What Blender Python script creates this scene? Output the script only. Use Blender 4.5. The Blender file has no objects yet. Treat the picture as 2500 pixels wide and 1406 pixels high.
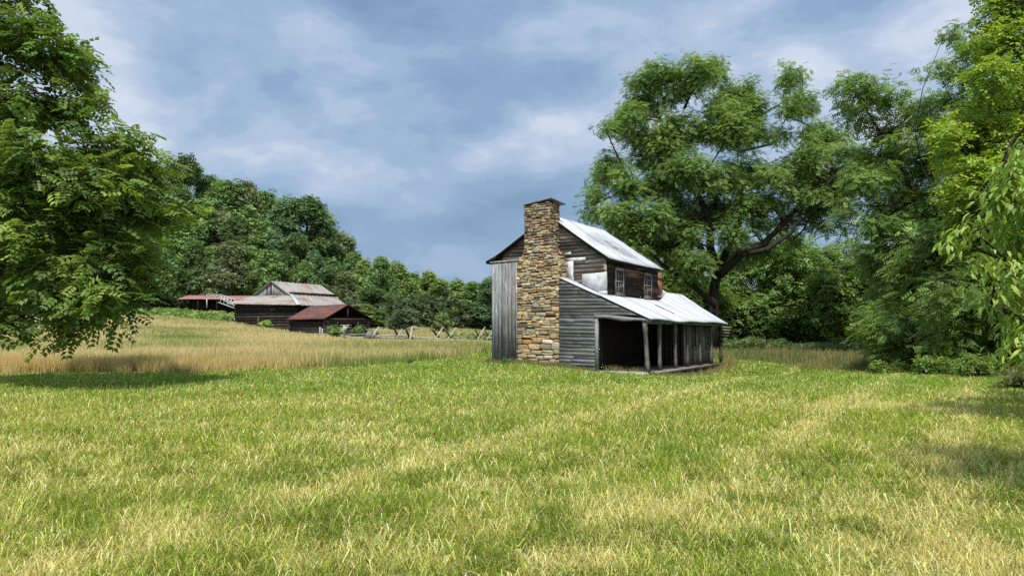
import bpy, math, random
import numpy as np
from math import radians as R
random.seed(7)
rng = np.random.default_rng(11)
sc = bpy.context.scene
col = sc.collection

# ------------------------------------------------------------------ camera, sky, sun
FPX = 1805.0
TH = math.atan(107 / FPX)
CAMZ = 1.6
cam_d = bpy.data.cameras.new('camera')
cam_d.lens = 36 * FPX / 2500
cam_d.sensor_width = 36
cam_d.clip_end = 3000
cam = bpy.data.objects.new('camera', cam_d)
col.objects.link(cam)
cam.location = (0, 0, CAMZ)
cam.rotation_euler = (math.pi / 2 + TH, 0, 0)
sc.camera = cam

SUN_EL = 57.0
SUN_AZ = -5.0     # degrees to the right of straight behind the camera
sdir = (math.sin(R(SUN_AZ)) * math.cos(R(SUN_EL)), -math.cos(R(SUN_AZ)) * math.cos(R(SUN_EL)), math.sin(R(SUN_EL)))
sun_d = bpy.data.lights.new('sun', 'SUN')
sun_d.energy = 4.4
sun_d.angle = R(2.5)
sun_d.color = (1.0, 0.95, 0.86)
sun = bpy.data.objects.new('sun', sun_d)
col.objects.link(sun)
sun.rotation_euler = (R(90 - SUN_EL), 0, R(SUN_AZ))

sc.view_settings.view_transform = 'Standard'
sc.view_settings.look = 'None'
sc.view_settings.exposure = 0.0
sc.view_settings.gamma = 1.0
sc.cycles.use_denoising = False
sc.cycles.sample_clamp_indirect = 3.0
sc.cycles.max_bounces = 6
sc.cycles.diffuse_bounces = 3
sc.cycles.glossy_bounces = 2
sc.cycles.transmission_bounces = 4
sc.cycles.transparent_max_bounces = 4

world = bpy.data.worlds.new('World')
sc.world = world
world.use_nodes = True


class NT:
    """small helper for node trees"""
    def __init__(s, tree):
        s.t = tree
        s.t.nodes.clear()

    def n(s, kind, **kw):
        nd = s.t.nodes.new(kind)
        for k, v in kw.items():
            if k == 'inp':
                for kk, vv in v.items():
                    s.set(nd, kk, vv)
            else:
                setattr(nd, k, v)
        return nd

    def set(s, nd, key, v):
        if isinstance(v, bpy.types.NodeSocket):
            s.t.links.new(v, nd.inputs[key])
        elif isinstance(v, bpy.types.Node):
            s.t.links.new(v.outputs[0], nd.inputs[key])
        else:
            if isinstance(v, tuple) and len(v) == 3 and nd.inputs[key].type == 'RGBA':
                v = (*v, 1)
            nd.inputs[key].default_value = v

    def math(s, op, a, b=None, c=None, clamp=False):
        nd = s.n('ShaderNodeMath', operation=op, use_clamp=clamp)
        for i, v in enumerate((a, b, c)):
            if v is not None:
                s.set(nd, i, v)
        return nd.outputs[0]

    def noise(s, vec, scale, detail=4, rough=.55, dist=0.0):
        nd = s.n('ShaderNodeTexNoise', inp={'Vector': vec, 'Scale': scale, 'Detail': detail, 'Roughness': rough, 'Distortion': dist})
        return nd.outputs['Fac']

    def ramp(s, fac, stops, interp='LINEAR'):
        nd = s.n('ShaderNodeValToRGB')
        cr = nd.color_ramp
        cr.interpolation = interp
        while len(cr.elements) < len(stops):
            cr.elements.new(.5)
        for e, (p, c) in zip(cr.elements, stops):
            e.position = p
            e.color = (*c, 1) if len(c) == 3 else c
        s.set(nd, 0, fac)
        return nd.outputs[0]

    def mix(s, fac, a, b, blend='MIX'):
        nd = s.n('ShaderNodeMix', data_type='RGBA', blend_type=blend)
        s.set(nd, 0, fac)
        s.set(nd, 6, a)
        s.set(nd, 7, b)
        return nd.outputs[2]

    def map(s, vec, scale=(1, 1, 1), rot=(0, 0, 0), loc=(0, 0, 0)):
        nd = s.n('ShaderNodeMapping')
        s.set(nd, 'Vector', vec)
        nd.inputs['Scale'].default_value = scale
        nd.inputs['Rotation'].default_value = rot
        nd.inputs['Location'].default_value = loc
        return nd.outputs[0]


def build_world():
    w = NT(world.node_tree)
    out = w.n('ShaderNodeOutputWorld')
    bg1 = w.n('ShaderNodeBackground')
    bg2 = w.n('ShaderNodeBackground')
    add = w.n('ShaderNodeAddShader')
    sky = w.n('ShaderNodeTexSky', sky_type='NISHITA', sun_disc=False, sun_elevation=R(SUN_EL),
              sun_rotation=R(180 - SUN_AZ), air_density=1.0, dust_density=.6, ozone_density=2.0)
    bg1.inputs['Strength'].default_value = SKY_STRENGTH
    tc = w.n('ShaderNodeTexCoord').outputs['Generated']
    sep = w.n('ShaderNodeSeparateXYZ', inp={0: tc})
    X, Y, Z = sep.outputs
    # large soft stretched storm clouds, finer billows on top; all of it by direction in the sky
    m1 = w.map(tc, scale=(1.0, 1.0, 2.0), rot=(0, R(24), 0), loc=(.9, .35, .2))
    big = w.noise(m1, 2.3, 4, .5, .5)
    m2 = w.map(tc, scale=(1.0, 1.0, 2.2), rot=(0, R(30), 0), loc=(3.1, 1.7, .4))
    mid = w.noise(m2, 4.6, 9, .5, .25)
    f = w.math('ADD', w.math('MULTIPLY', big, .70), w.math('MULTIPLY', mid, .80))
    fine = w.noise(w.map(tc, scale=(1.0, 1.0, 2.0), rot=(0, R(34), 0), loc=(7.1, 2.2, 5.4)), 11.0, 8, .6, .3)
    f = w.math('ADD', f, w.math('MULTIPLY', w.math('SUBTRACT', fine, .5), .30))
    f = w.math('SUBTRACT', f, .28)
    # brightness as one moves left / low-right / away from the dark middle

    def blob(px, py, sx, sy, amp, rot=0):
        a = (px - 1250) / FPX
        b = (703 - py) / FPX
        d = (a, math.cos(TH) - b * math.sin(TH), math.sin(TH) + b * math.cos(TH))
        u0, v0 = d[0] / d[1], d[2] / d[1]
        yy = w.math('MAXIMUM', Y, .05)
        u = w.math('SUBTRACT', w.math('DIVIDE', X, yy), u0)
        v = w.math('SUBTRACT', w.math('DIVIDE', Z, yy), v0)
        c, s_ = math.cos(rot), math.sin(rot)
        uu = w.math('ADD', w.math('MULTIPLY', u, c), w.math('MULTIPLY', v, s_))
        vv = w.math('SUBTRACT', w.math('MULTIPLY', v, c), w.math('MULTIPLY', u, s_))
        q = w.math('ADD', w.math('POWER', w.math('ABSOLUTE', w.math('DIVIDE', uu, sx)), 2.0),
                   w.math('POWER', w.math('ABSOLUTE', w.math('DIVIDE', vv, sy)), 2.0))
        return w.math('MULTIPLY', w.math('EXPONENT', w.math('MULTIPLY', q, -1.0)), amp)
    blobs = [(470, 150, .06, .06, .07, 0), (120, 60, .10, .13, .26, 0), (290, 240, .06, .11, .22, 0), (430, 260, .10, .06, .07, 0),
             (800, 120, .22, .07, .07, .25), (620, 170, .10, .03, .05, .5),
             (1050, 430, .24, .035, .08, .12), (1230, 345, .07, .03, .12, .5), (1480, 270, .14, .04, .08, .5),
             (1700, 200, .25, .04, .09, .35), (2250, 150, .14, .10, .16, .4), (2050, 150, .12, .05, .07, 0),
             (1990, 300, .06, .08, .10, 0), (1120, 200, .14, .05, -.07, 0), (1000, 620, .45, .10, -.10, 0),
             (1300, 470, .2, .05, -.05, 0), (1000, 330, .2, .05, -.07, 0), (1450, 60, .2, .05, .05, 0)]
    for b in blobs:
        f = w.math('ADD', f, blob(*b))
    # behind the camera, where the sun stands, the cover is thin and bright
    f = w.math('ADD', f, w.math('MULTIPLY', w.math('MAXIMUM', w.math('MULTIPLY', Y, -1.0), 0.0), .30))
    c = w.ramp(f, [(.26, (.20, .32, .48)), (.40, (.255, .385, .565)), (.50, (.335, .455, .635)), (.58, (.425, .53, .69)), (.70, (.61, .68, .79)), (.86, (.88, .90, .94))], 'EASE')
    # the cloud deck lets only part of the clear sky through, least where the storm stands low ahead
    ahead = w.math('MULTIPLY', w.math('SUBTRACT', 1.0, w.math('MAXIMUM', Z, 0.0)), w.math('MAXIMUM', Y, 0.0))
    thin = w.math('SUBTRACT', .55, w.math('MULTIPLY', ahead, .45), clamp=True)
    w.set(bg1, 'Color', w.mix(thin, (0, 0, 0), sky.outputs[0]))
    w.set(bg2, 'Color', c)
    bg2.inputs['Strength'].default_value = CLOUD_STRENGTH
    w.set(add, 0, bg1)
    w.set(add, 1, bg2)
    w.set(out, 0, add.outputs[0])


SKY_STRENGTH = 0.05
CLOUD_STRENGTH = 0.98
build_world()


# ------------------------------------------------------------------ helpers
def ray(px, py):
    a = (px - 1250) / FPX
    b = (703 - py) / FPX
    return (a, math.cos(TH) - b * math.sin(TH), math.sin(TH) + b * math.cos(TH))


def at(px, py, Y):
    """point of the world at depth Y that the photo shows at a pixel (surveying the place from the photo)"""
    r = ray(px, py)
    k = Y / r[1]
    return (r[0] * k, Y, CAMZ + r[2] * k)


def smooth(t):
    t = np.clip(t, 0, 1)
    return t * t * (3 - 2 * t)


_tab = rng.random((256, 256))


def vnoise(x, y, s, o=0.0):
    x = np.asarray(x, float) / s + 37.3 + o
    y = np.asarray(y, float) / s + 91.7 + o * 1.7
    xi, yi = np.floor(x).astype(int), np.floor(y).astype(int)
    fx, fy = smooth(x - xi), smooth(y - yi)
    g = lambda i, j: _tab[i & 255, j & 255]
    return (g(xi, yi) * (1 - fx) + g(xi + 1, yi) * fx) * (1 - fy) + (g(xi, yi + 1) * (1 - fx) + g(xi + 1, yi + 1) * fx) * fy


def fbm(x, y, s, o=0.0):
    return .5 * vnoise(x, y, s, o) + .28 * vnoise(x, y, s * .47, o + 5) + .22 * vnoise(x, y, s * .21, o + 11)


def ground_z(x, y):
    x = np.asarray(x, float)
    y = np.asarray(y, float)
    yy = np.maximum(y, 5)
    a = x / yy
    H = np.interp(a, [-1.2, -.8, -.47, -.37, -.3, -.19, -.08, .1, .35], [5.6, 5.4, 4.6, 3.85, 2.6, 2.15, 2.1, .6, 0])
    s = np.clip((yy - 38) / 82, 0, 1) ** 1.2
    z = H * s
    hill = np.clip(yy - 125, 0, 120)
    z = z + hill * .13 * smooth((-a - .05) / .25)
    z = z - .75 * np.exp(-(((x - 9) / 9.0) ** 2 + ((y - 38) / 9.0) ** 2)) * smooth((x + .5) / 6.5)
    z = z + (fbm(x, y, 9.0) - .5) * .22 * smooth((yy - 6) / 20) * smooth((np.hypot(x - 3, y - 38) - 4) / 12)
    return z


def gz(x, y):
    return float(ground_z(x, y))


def tag(o, label=None, cat=None, group=None, kind=None):
    if label:
        o['label'] = label
    if cat:
        o['category'] = cat
    if group:
        o['group'] = group
    if kind:
        o['kind'] = kind
    return o


def empty(name, loc, rz=0.0):
    o = bpy.data.objects.new(name, None)
    o.empty_display_size = .3
    col.objects.link(o)
    o.location = loc
    o.rotation_euler = (0, 0, rz)
    return o


def np_mesh(name, V, loops, totals, mat, parent=None, colr=None, smooth_sh=False):
    me = bpy.data.meshes.new(name)
    V = np.ascontiguousarray(V, dtype=np.float32)
    me.vertices.add(len(V))
    me.vertices.foreach_set('co', V.ravel())
    loops = np.ascontiguousarray(loops, dtype=np.int32).ravel()
    totals = np.ascontiguousarray(totals, dtype=np.int32)
    me.loops.add(len(loops))
    me.loops.foreach_set('vertex_index', loops)
    me.polygons.add(len(totals))
    starts = np.concatenate(([0], np.cumsum(totals)[:-1])).astype(np.int32)
    me.polygons.foreach_set('loop_start', starts)
    if smooth_sh:
        me.polygons.foreach_set('use_smooth', np.ones(len(totals), bool))
    if colr is not None:
        at_ = me.color_attributes.new('tint', 'FLOAT_COLOR', 'POINT')
        c4 = np.ones((len(V), 4), np.float32)
        c4[:, :3] = colr
        at_.data.foreach_set('color', c4.ravel())
    me.update(calc_edges=True)
    me.materials.append(mat)
    o = bpy.data.objects.new(name, me)
    col.objects.link(o)
    if parent:
        o.parent = parent
    return o


class MB:
    """collects shapes, with one tint per shape, and links them as ONE mesh object"""
    def __init__(s):
        s.V, s.F, s.C = [], [], []

    def add(s, vs, fs, c=(1, 1, 1)):
        n = len(s.V)
        s.V += [tuple(v) for v in vs]
        s.F += [tuple(i + n for i in f) for f in fs]
        s.C += [c] * len(vs)

    def box(s, x0, x1, y0, y1, z0, z1, c=(1, 1, 1), j=0.0):
        vs = [(x, y, z) for z in (z0, z1) for y in (y0, y1) for x in (x0, x1)]
        if j:
            vs = [tuple(q + random.uniform(-j, j) for q in v) for v in vs]
        s.add(vs, [(0, 2, 3, 1), (4, 5, 7, 6), (0, 1, 5, 4), (2, 6, 7, 3), (0, 4, 6, 2), (1, 3, 7, 5)], c)

    def hexa(s, b4, t4, c=(1, 1, 1)):
        """four bottom and four top corners, same winding (ccw seen from above)"""
        s.add(list(b4) + list(t4), [(3, 2, 1, 0), (4, 5, 6, 7), (0, 1, 5, 4), (1, 2, 6, 5), (2, 3, 7, 6), (3, 0, 4, 7)], c)

    def bar(s, p, q, wd, ht, c=(1, 1, 1), up=(0, 0, 1)):
        p, q, up = np.array(p, float), np.array(q, float), np.array(up, float)
        d = q - p
        d /= np.linalg.norm(d)
        sd = np.cross(d, up)
        if np.linalg.norm(sd) < 1e-3:
            sd = np.cross(d, (1, 0, 0))
        sd /= np.linalg.norm(sd)
        u2 = np.cross(sd, d)
        vs = [pt + sd * a * wd / 2 + u2 * b * ht / 2 for pt in (p, q) for a, b in ((-1, -1), (1, -1), (1, 1), (-1, 1))]
        s.add(vs, [(0, 1, 2, 3), (7, 6, 5, 4), (0, 4, 5, 1), (1, 5, 6, 2), (2, 6, 7, 3), (3, 7, 4, 0)], c)

    def tube(s, pts, rad, n=7, c=(1, 1, 1), wob=0.0):
        pts = [np.array(p, float) for p in pts]
        rings = []
        for i, p in enumerate(pts):
            a = pts[max(i - 1, 0)]
            b = pts[min(i + 1, len(pts) - 1)]
            d = b - a
            d /= max(np.linalg.norm(d), 1e-6)
            ref = np.array((1, 0, 0)) if abs(d[2]) > .8 else np.array((0, 0, 1))
            e1 = np.cross(d, ref)
            e1 /= np.linalg.norm(e1)
            e2 = np.cross(d, e1)
            r = rad[i]
            rings.append([p + (e1 * math.cos(2 * math.pi * k / n) + e2 * math.sin(2 * math.pi * k / n)) * r * (1 + random.uniform(-wob, wob)) for k in range(n)])
        vs = [v for rg in rings for v in rg]
        fs = []
        for i in range(len(pts) - 1):
            for k in range(n):
                a, b = i * n + k, i * n + (k + 1) % n
                fs.append((a, b, b + n, a + n))
        fs.append(tuple(range(n))[::-1])
        fs.append(tuple((len(pts) - 1) * n + k for k in range(n)))
        s.add(vs, fs, c)

    def build(s, name, mat, parent=None, smooth_sh=False):
        tot = [len(f) for f in s.F]
        lp = [i for f in s.F for i in f]
        return np_mesh(name, np.array(s.V), np.array(lp), np.array(tot), mat, parent, np.array(s.C), smooth_sh)


# ------------------------------------------------------------------ materials
def new_mat(name):
    m = bpy.data.materials.new(name)
    m.use_nodes = True
    return m, NT(m.node_tree)


def bsdf_out(w, colr, rough=.8, spec=.3, metal=0.0, bump=None, bstr=.3, bdist=.02):
    b = w.n('ShaderNodeBsdfPrincipled')
    w.set(b, 'Base Color', colr)
    w.set(b, 'Roughness', rough)
    b.inputs['Specular IOR Level'].default_value = spec
    b.inputs['Metallic'].default_value = metal
    if bump is not None:
        bp = w.n('ShaderNodeBump')
        bp.inputs['Strength'].default_value = bstr
        bp.inputs['Distance'].default_value = bdist
        w.set(bp, 'Height', bump)
        w.set(b, 'Normal', bp.outputs[0])
    o = w.n('ShaderNodeOutputMaterial')
    w.set(o, 0, b)
    return b


def tint_node(w):
    a = w.n('ShaderNodeAttribute')
    a.attribute_name = 'tint'
    return a.outputs['Color']


def wood(name, dark, lightc, axis='x', stain=None, warm=None):
    """weathered boards: grain runs along an axis of the object"""
    m, w = new_mat(name)
    tc = w.n('ShaderNodeTexCoord').outputs['Object']
    sc_ = {'x': (.35, 6, 9), 'y': (6, .35, 9), 'z': (6, 6, .7)}[axis]
    g = w.noise(w.map(tc, scale=sc_), 3.0, 8, .62, .3)
    g2 = w.noise(w.map(tc, scale=tuple(v * .25 + .3 for v in sc_)), 2.1, 4, .5, 0)
    c = w.ramp(w.math('ADD', w.math('MULTIPLY', g, .7), w.math('MULTIPLY', g2, .3)), [(.33, dark), (.64, lightc)])
    if warm:
        k = w.ramp(w.noise(w.map(tc, scale=sc_, loc=(4, 8, 2)), .8, 3, .5, .4), [(.55, (0, 0, 0)), (.66, (1, 1, 1))])
        c = w.mix(k, c, warm)
    if stain:
        k = w.ramp(w.noise(tc, 1.1, 5, .6, .5), [(.45, (0, 0, 0)), (.7, (1, 1, 1))])
        c = w.mix(w.math('MULTIPLY', k, .7), c, stain)
    c = w.mix(1.0, c, tint_node(w), 'MULTIPLY')
    bsdf_out(w, c, .88, .15, bump=g, bstr=.6, bdist=.02)
    return m


M = {}
M['boards'] = wood('weathered_boards', (.082, .082, .085), (.47, .475, .49), 'x', stain=(.18, .172, .165))
M['boards_gable'] = wood('brown_boards', (.075, .065, .058), (.42, .385, .35), 'x', stain=(.10, .075, .06), warm=(.14, .07, .045))
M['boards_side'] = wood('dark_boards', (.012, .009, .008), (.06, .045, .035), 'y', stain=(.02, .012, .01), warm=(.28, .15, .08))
M['boards_up'] = wood('upright_boards', (.085, .084, .085), (.47, .47, .475), 'z', stain=(.22, .218, .215))
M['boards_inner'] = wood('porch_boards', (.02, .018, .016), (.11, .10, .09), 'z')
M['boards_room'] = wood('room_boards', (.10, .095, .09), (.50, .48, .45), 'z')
M['post'] = wood('post_wood', (.05, .046, .042), (.36, .34, .31), 'z', stain=(.10, .095, .085))
M['deck'] = wood('deck_wood', (.10, .09, .08), (.38, .36, .33), 'y')
M['frame'] = wood('window_wood', (.12, .11, .10), (.32, .30, .28), 'z')
M['muntin'] = wood('muntin_wood', (.2, .19, .18), (.38, .36, .33), 'z')
M['log'] = wood('log_wood', (.008, .007, .006), (.085, .07, .062), 'x', stain=(.03, .022, .02))
M['rail'] = wood('rail_wood', (.16, .15, .14), (.55, .53, .49), 'x')


def glass():
    m, w = new_mat('dark_glass')
    tc = w.n('ShaderNodeTexCoord').outputs['Object']
    bsdf_out(w, (.012, .014, .015), .12, .5, bump=w.noise(tc, 3.0, 2), bstr=.15)
    return m


def white_metal():
    m, w = new_mat('galvanised_white')
    tc = w.n('ShaderNodeTexCoord').outputs['Object']
    sep = w.n('ShaderNodeSeparateXYZ', inp={0: tc})
    row = w.math('FLOOR', w.math('DIVIDE', sep.outputs[1], .62))
    wn = w.n('ShaderNodeTexWhiteNoise', noise_dimensions='1D')
    w.set(wn, 'W', row)
    fr_ = w.math('FRACT', w.math('DIVIDE', sep.outputs[1], .62))
    lap = w.math('LESS_THAN', fr_, .06)
    st = w.noise(w.map(tc, scale=(.30, 9, .30)), 1.5, 6, .62, .1)
    pt = w.noise(tc, .9, 5, .6)
    k = w.math('ADD', w.math('MULTIPLY', st, .62), w.math('MULTIPLY', pt, .38))
    c = w.ramp(k, [(.28, (.33, .355, .39)), (.42, (.52, .545, .58)), (.58, (.67, .69, .72))])
    c = w.mix(1.0, c, w.ramp(wn.outputs[0], [(0, (.84, .85, .88)), (1, (1.05, 1.05, 1.04))]), 'MULTIPLY')
    c = w.mix(w.math('MULTIPLY', lap, .7), c, (.22, .24, .27))
    rust = w.ramp(w.noise(w.map(tc, scale=(.5, 4, .5)), 2.2, 6, .65), [(.68, (0, 0, 0)), (.78, (1, 1, 1))])
    c = w.mix(w.math('MULTIPLY', rust, .45), c, (.36, .32, .28))
    bsdf_out(w, c, .6, .3)
    return m


def rusty(name, base, patch, mixpt, axis):
    m, w = new_mat(name)
    tc = w.n('ShaderNodeTexCoord').outputs['Object']
    s = {'x': (.5, 5, .5), 'y': (5, .5, .5)}[axis]
    st = w.noise(w.map(tc, scale=s), .45, 7, .62, .3)
    pt = w.noise(tc, .35, 5, .6, .3)
    k = w.ramp(w.math('ADD', w.math('MULTIPLY', st, .6), w.math('MULTIPLY', pt, .4)), [(mixpt - .07, (0, 0, 0)), (mixpt + .07, (1, 1, 1))])
    c = w.mix(k, base, patch)
    f2 = w.noise(w.map(tc, scale=s, loc=(3, 3, 3)), 2.0, 5, .6)
    c = w.mix(.6, c, w.ramp(f2, [(.3, (.45, .45, .45)), (.7, (1.25, 1.25, 1.25))]), 'MULTIPLY')
    bsdf_out(w, c, .7, .25, bump=f2, bstr=.2)
    return m


def stone():
    m, w = new_mat('fieldstone')
    tc = w.n('ShaderNodeTexCoord').outputs['Object']
    g = w.noise(tc, 9.0, 7, .65)
    g2 = w.noise(w.map(tc, scale=(1, 1, 4)), 3.0, 5, .6)
    c = w.mix(1.0, tint_node(w), w.ramp(w.math('ADD', w.math('MULTIPLY', g, .5), w.math('MULTIPLY', g2, .5)), [(.32, (.55, .52, .48)), (.5, (1, 1, 1)), (.7, (1.3, 1.27, 1.2))]), 'MULTIPLY')
    bsdf_out(w, c, .9, .15, bump=g, bstr=.8, bdist=.02)
    return m


def sheet_white():
    m, w = new_mat('white_sheet')
    tc = w.n('ShaderNodeTexCoord').outputs['Object']
    c = w.ramp(w.noise(tc, 1.5, 5, .6, .4), [(.38, (.30, .32, .33)), (.50, (.52, .54, .56)), (.66, (.70, .72, .74))])
    bsdf_out(w, c, .5, .35, bump=w.noise(tc, 1.6, 2), bstr=.5, bdist=.05)
    return m


def brick():
    m, w = new_mat('brick')
    tc = w.n('ShaderNodeTexCoord').outputs['Object']
    b = w.n('ShaderNodeTexBrick', inp={'Vector': w.map(tc, scale=(1, 1, 1), rot=(R(90), 0, 0)), 'Color1': (.32, .10, .05), 'Color2': (.22, .07, .04), 'Mortar': (.35, .32, .28), 'Scale': 5.0})
    c = w.mix(.5, b.outputs['Color'], w.ramp(w.noise(tc, 6.0, 5), [(.3, (.4, .4, .4)), (.7, (1.3, 1.3, 1.3))]), 'MULTIPLY')
    bsdf_out(w, c, .9, .2)
    return m


def foliage(name, rough=.5, trans=.35, spec=.35):
    m, w = new_mat(name)
    t = tint_node(w)
    b = w.n('ShaderNodeBsdfPrincipled', inp={'Base Color': t, 'Roughness': rough})
    b.inputs['Specular IOR Level'].default_value = spec
    tr = w.n('ShaderNodeBsdfTranslucent', inp={'Color': w.mix(1.0, t, (1.4, 1.4, .6), 'MULTIPLY')})
    mx = w.n('ShaderNodeMixShader', inp={0: trans})
    w.set(mx, 1, b)
    w.set(mx, 2, tr)
    w.set(w.n('ShaderNodeOutputMaterial'), 0, mx)
    return m


def bark():
    m, w = new_mat('bark')
    tc = w.n('ShaderNodeTexCoord').outputs['Object']
    g = w.noise(w.map(tc, scale=(5, 5, .8)), 2.0, 7, .65, .4)
    bsdf_out(w, w.ramp(g, [(.3, (.014, .012, .01)), (.6, (.055, .048, .041)), (.75, (.11, .10, .088))]), .95, .1, bump=g, bstr=.9, bdist=.06)
    return m


def soil():
    m, w = new_mat('meadow_soil')
    tc = w.n('ShaderNodeTexCoord').outputs['Object']
    a = w.noise(tc, .25, 6, .6)
    b = w.noise(tc, 9.0, 6, .7)
    c = w.mix(w.ramp(a, [(.4, (0, 0, 0)), (.6, (1, 1, 1))]), (.10, .14, .035), (.17, .16, .06))
    c = w.mix(.8, c, w.ramp(b, [(.3, (.35, .35, .3)), (.6, (1.1, 1.1, 1)), (.75, (1.8, 1.7, 1.5))]), 'MULTIPLY')
    bsdf_out(w, c, 1.0, .05, bump=b, bstr=.8, bdist=.05)
    return m


M['glass'] = glass()
M['white_metal'] = white_metal()
M['rust_mixed'] = rusty('weathered_tin', (.40, .385, .345), (.29, .135, .085), .57, 'x')
M['rust_red'] = rusty('red_rusty_tin', (.13, .07, .062), (.26, .085, .055), .56, 'y')
M['rust_pale'] = rusty('pale_tin', (.50, .54, .55), (.36, .19, .11), .6, 'x')
M['stone'] = stone()
M['sheet'] = sheet_white()
M['brick'] = brick()
M['bark'] = bark()
M['soil'] = soil()
M['leaf'] = foliage('leaves', .45, .38, .38)
M['leaf_far'] = foliage('far_leaves', .6, .25, .3)
M['grass'] = foliage('grass_blades', .65, .3, .14)
M['straw'] = foliage('tall_grass_stems', .7, .3, .15)


def plain(name, c, rough=.8, spec=.2, amount=.35, scale=4.0):
    m, w = new_mat(name)
    tc = w.n('ShaderNodeTexCoord').outputs['Object']
    n = w.noise(tc, scale, 6, .6)
    cc = w.mix(amount * 2, c, w.ramp(n, [(.3, (.5, .5, .5)), (.7, (1.3, 1.3, 1.3))]), 'MULTIPLY')
    bsdf_out(w, cc, rough, spec, bump=n, bstr=.2)
    return m


M['rail_white'] = plain('white_steel', (.55, .57, .56), .5, .4, .2)
M['shingle'] = plain('grey_shingle', (.20, .185, .18), .9, .1, .3, 6)
M['trim'] = plain('white_trim', (.75, .75, .74), .6, .3, .1)
M['mortar'] = plain('dark_mortar', (.10, .078, .055), 1.0, .05, .4)
M['slate'] = plain('slate', (.16, .15, .14), .9, .2, .4)
M['dark_wood'] = plain('dark_timber', (.025, .02, .017), .95, .1, .4)
M['rubble'] = plain('rubble', (.30, .29, .27), .95, .1, .4, 1.5)


# ------------------------------------------------------------------ ground
def build_ground():
    ang = np.linspace(0, 2 * math.pi, 241)[:-1]
    rad = np.concatenate(([0.0], np.geomspace(1.5, 700, 150)))
    V = []
    for r in rad[1:]:
        V.append(np.stack([r * np.cos(ang), r * np.sin(ang) + 5.0], 1))
    V = np.concatenate([np.array([[0.0, 5.0]])] + V)
    z = ground_z(V[:, 0], V[:, 1])
    V = np.column_stack([V, z])
    n = len(ang)
    lp, tot = [], []
    for k in range(n):
        lp += [0, 1 + k, 1 + (k + 1) % n]
        tot.append(3)
    for i in range(len(rad) - 2):
        for k in range(n):
            a, b = 1 + i * n + k, 1 + i * n + (k + 1) % n
            lp += [a, a + n, b + n, b]
            tot.append(4)
    o = np_mesh('ground', V, lp, tot, M['soil'], smooth_sh=True)
    tag(o, kind='structure')


build_ground()

# ------------------------------------------------------------------ house, in its own frame (u = along the gable, v = along the ridge)
HROT = R(-31)
HO = (-0.98, 37.0, 0.0)
WU = (math.cos(HROT), math.sin(HROT))
WD = (-math.sin(HROT), math.cos(HROT))


def onV(px, py, v):
    r = ray(px, py)
    den = r[0] * WD[0] + r[1] * WD[1]
    t = (HO[0] * WD[0] + HO[1] * WD[1] + v) / den
    x, y = r[0] * t - HO[0], r[1] * t - HO[1]
    return (x * WU[0] + y * WU[1], v, CAMZ + r[2] * t)


def onU(px, py, u):
    r = ray(px, py)
    den = r[0] * WU[0] + r[1] * WU[1]
    t = (HO[0] * WU[0] + HO[1] * WU[1] + u) / den
    x, y = r[0] * t - HO[0], r[1] * t - HO[1]
    return (u, x * WD[0] + y * WD[1], CAMZ + r[2] * t)


def inside_house(x, y, pad=0.0):
    dx, dy = x - HO[0], y - HO[1]
    u = dx * WU[0] + dy * WU[1]
    v = dx * WD[0] + dy * WD[1]
    return (u > -pad) & (u < 8.1 + pad) & (v > -pad) & (v < 12.6 + pad)


def tintv(lo=.7, hi=1.15, warm=.05):
    t = random.uniform(lo, hi)
    k = random.uniform(-warm, warm)
    return (t * (1 + k), t, t * (1 - k))


def clap(mb, plane, c0, z0, z1, lo, hi, expo, tl=(.7, 1.2), out=.035, sag=0.0, maxlen=3.6, step=.45, gap=0.0):
    """lapped horizontal boards. plane 'v': wall at v=c0 facing -v, runs along u; 'u': wall at u=c0 facing +u, runs along v.
    lo(z), hi(z) give the ends of the wall at height z."""
    z = z0
    while z < z1:
        e = expo * random.uniform(.85, 1.15)
        zt = min(z + e, z1)
        a, b = lo(z), hi(z)
        if b - a > .05:
            cuts = [a]
            if b - a > maxlen or random.random() < .25:
                cuts.append(a + (b - a) * random.uniform(.3, .7))
            cuts.append(b)
            for i in range(len(cuts) - 1):
                if random.random() < gap:
                    continue
                s0, s1 = cuts[i] + .004, cuts[i + 1] - .004
                n = max(2, int((s1 - s0) / step) + 1)
                t = tintv(*tl)
                dz = random.uniform(-.012, .012)
                o = out * random.uniform(.8, 1.5)
                vs = []
                for k in range(n):
                    q = k / (n - 1)
                    s = s0 + (s1 - s0) * q
                    zz = z + dz + random.uniform(-.012, .012) - sag * (s - a)
                    # top end may be clipped by a rake
                    ta, tb = lo(zt), hi(zt)
                    st = min(max(s, ta), max(tb, ta))
                    ztt = zt + .02 - sag * (s - a)
                    for (ss, oo, hz) in ((s, o, zz), (s, o - .02, zz - .001), (st, .004, ztt)):
                        if plane == 'v':
                            vs.append((ss, c0 - oo, hz))
                        else:
                            vs.append((c0 + oo, ss, hz))
                fs = []
                for k in range(n - 1):
                    A, B = 3 * k, 3 * k + 3
                    if plane == 'v':
                        fs += [(A, B, B + 2, A + 2), (A + 1, B + 1, B, A)]
                    else:
                        fs += [(A, B, B + 2, A + 2), (A + 1, B + 1, B, A)]
                fs += [(0, 2, 1), (3 * n - 3, 3 * n - 2, 3 * n - 1)]
                mb.add(vs, fs, t)
        z = zt


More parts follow.
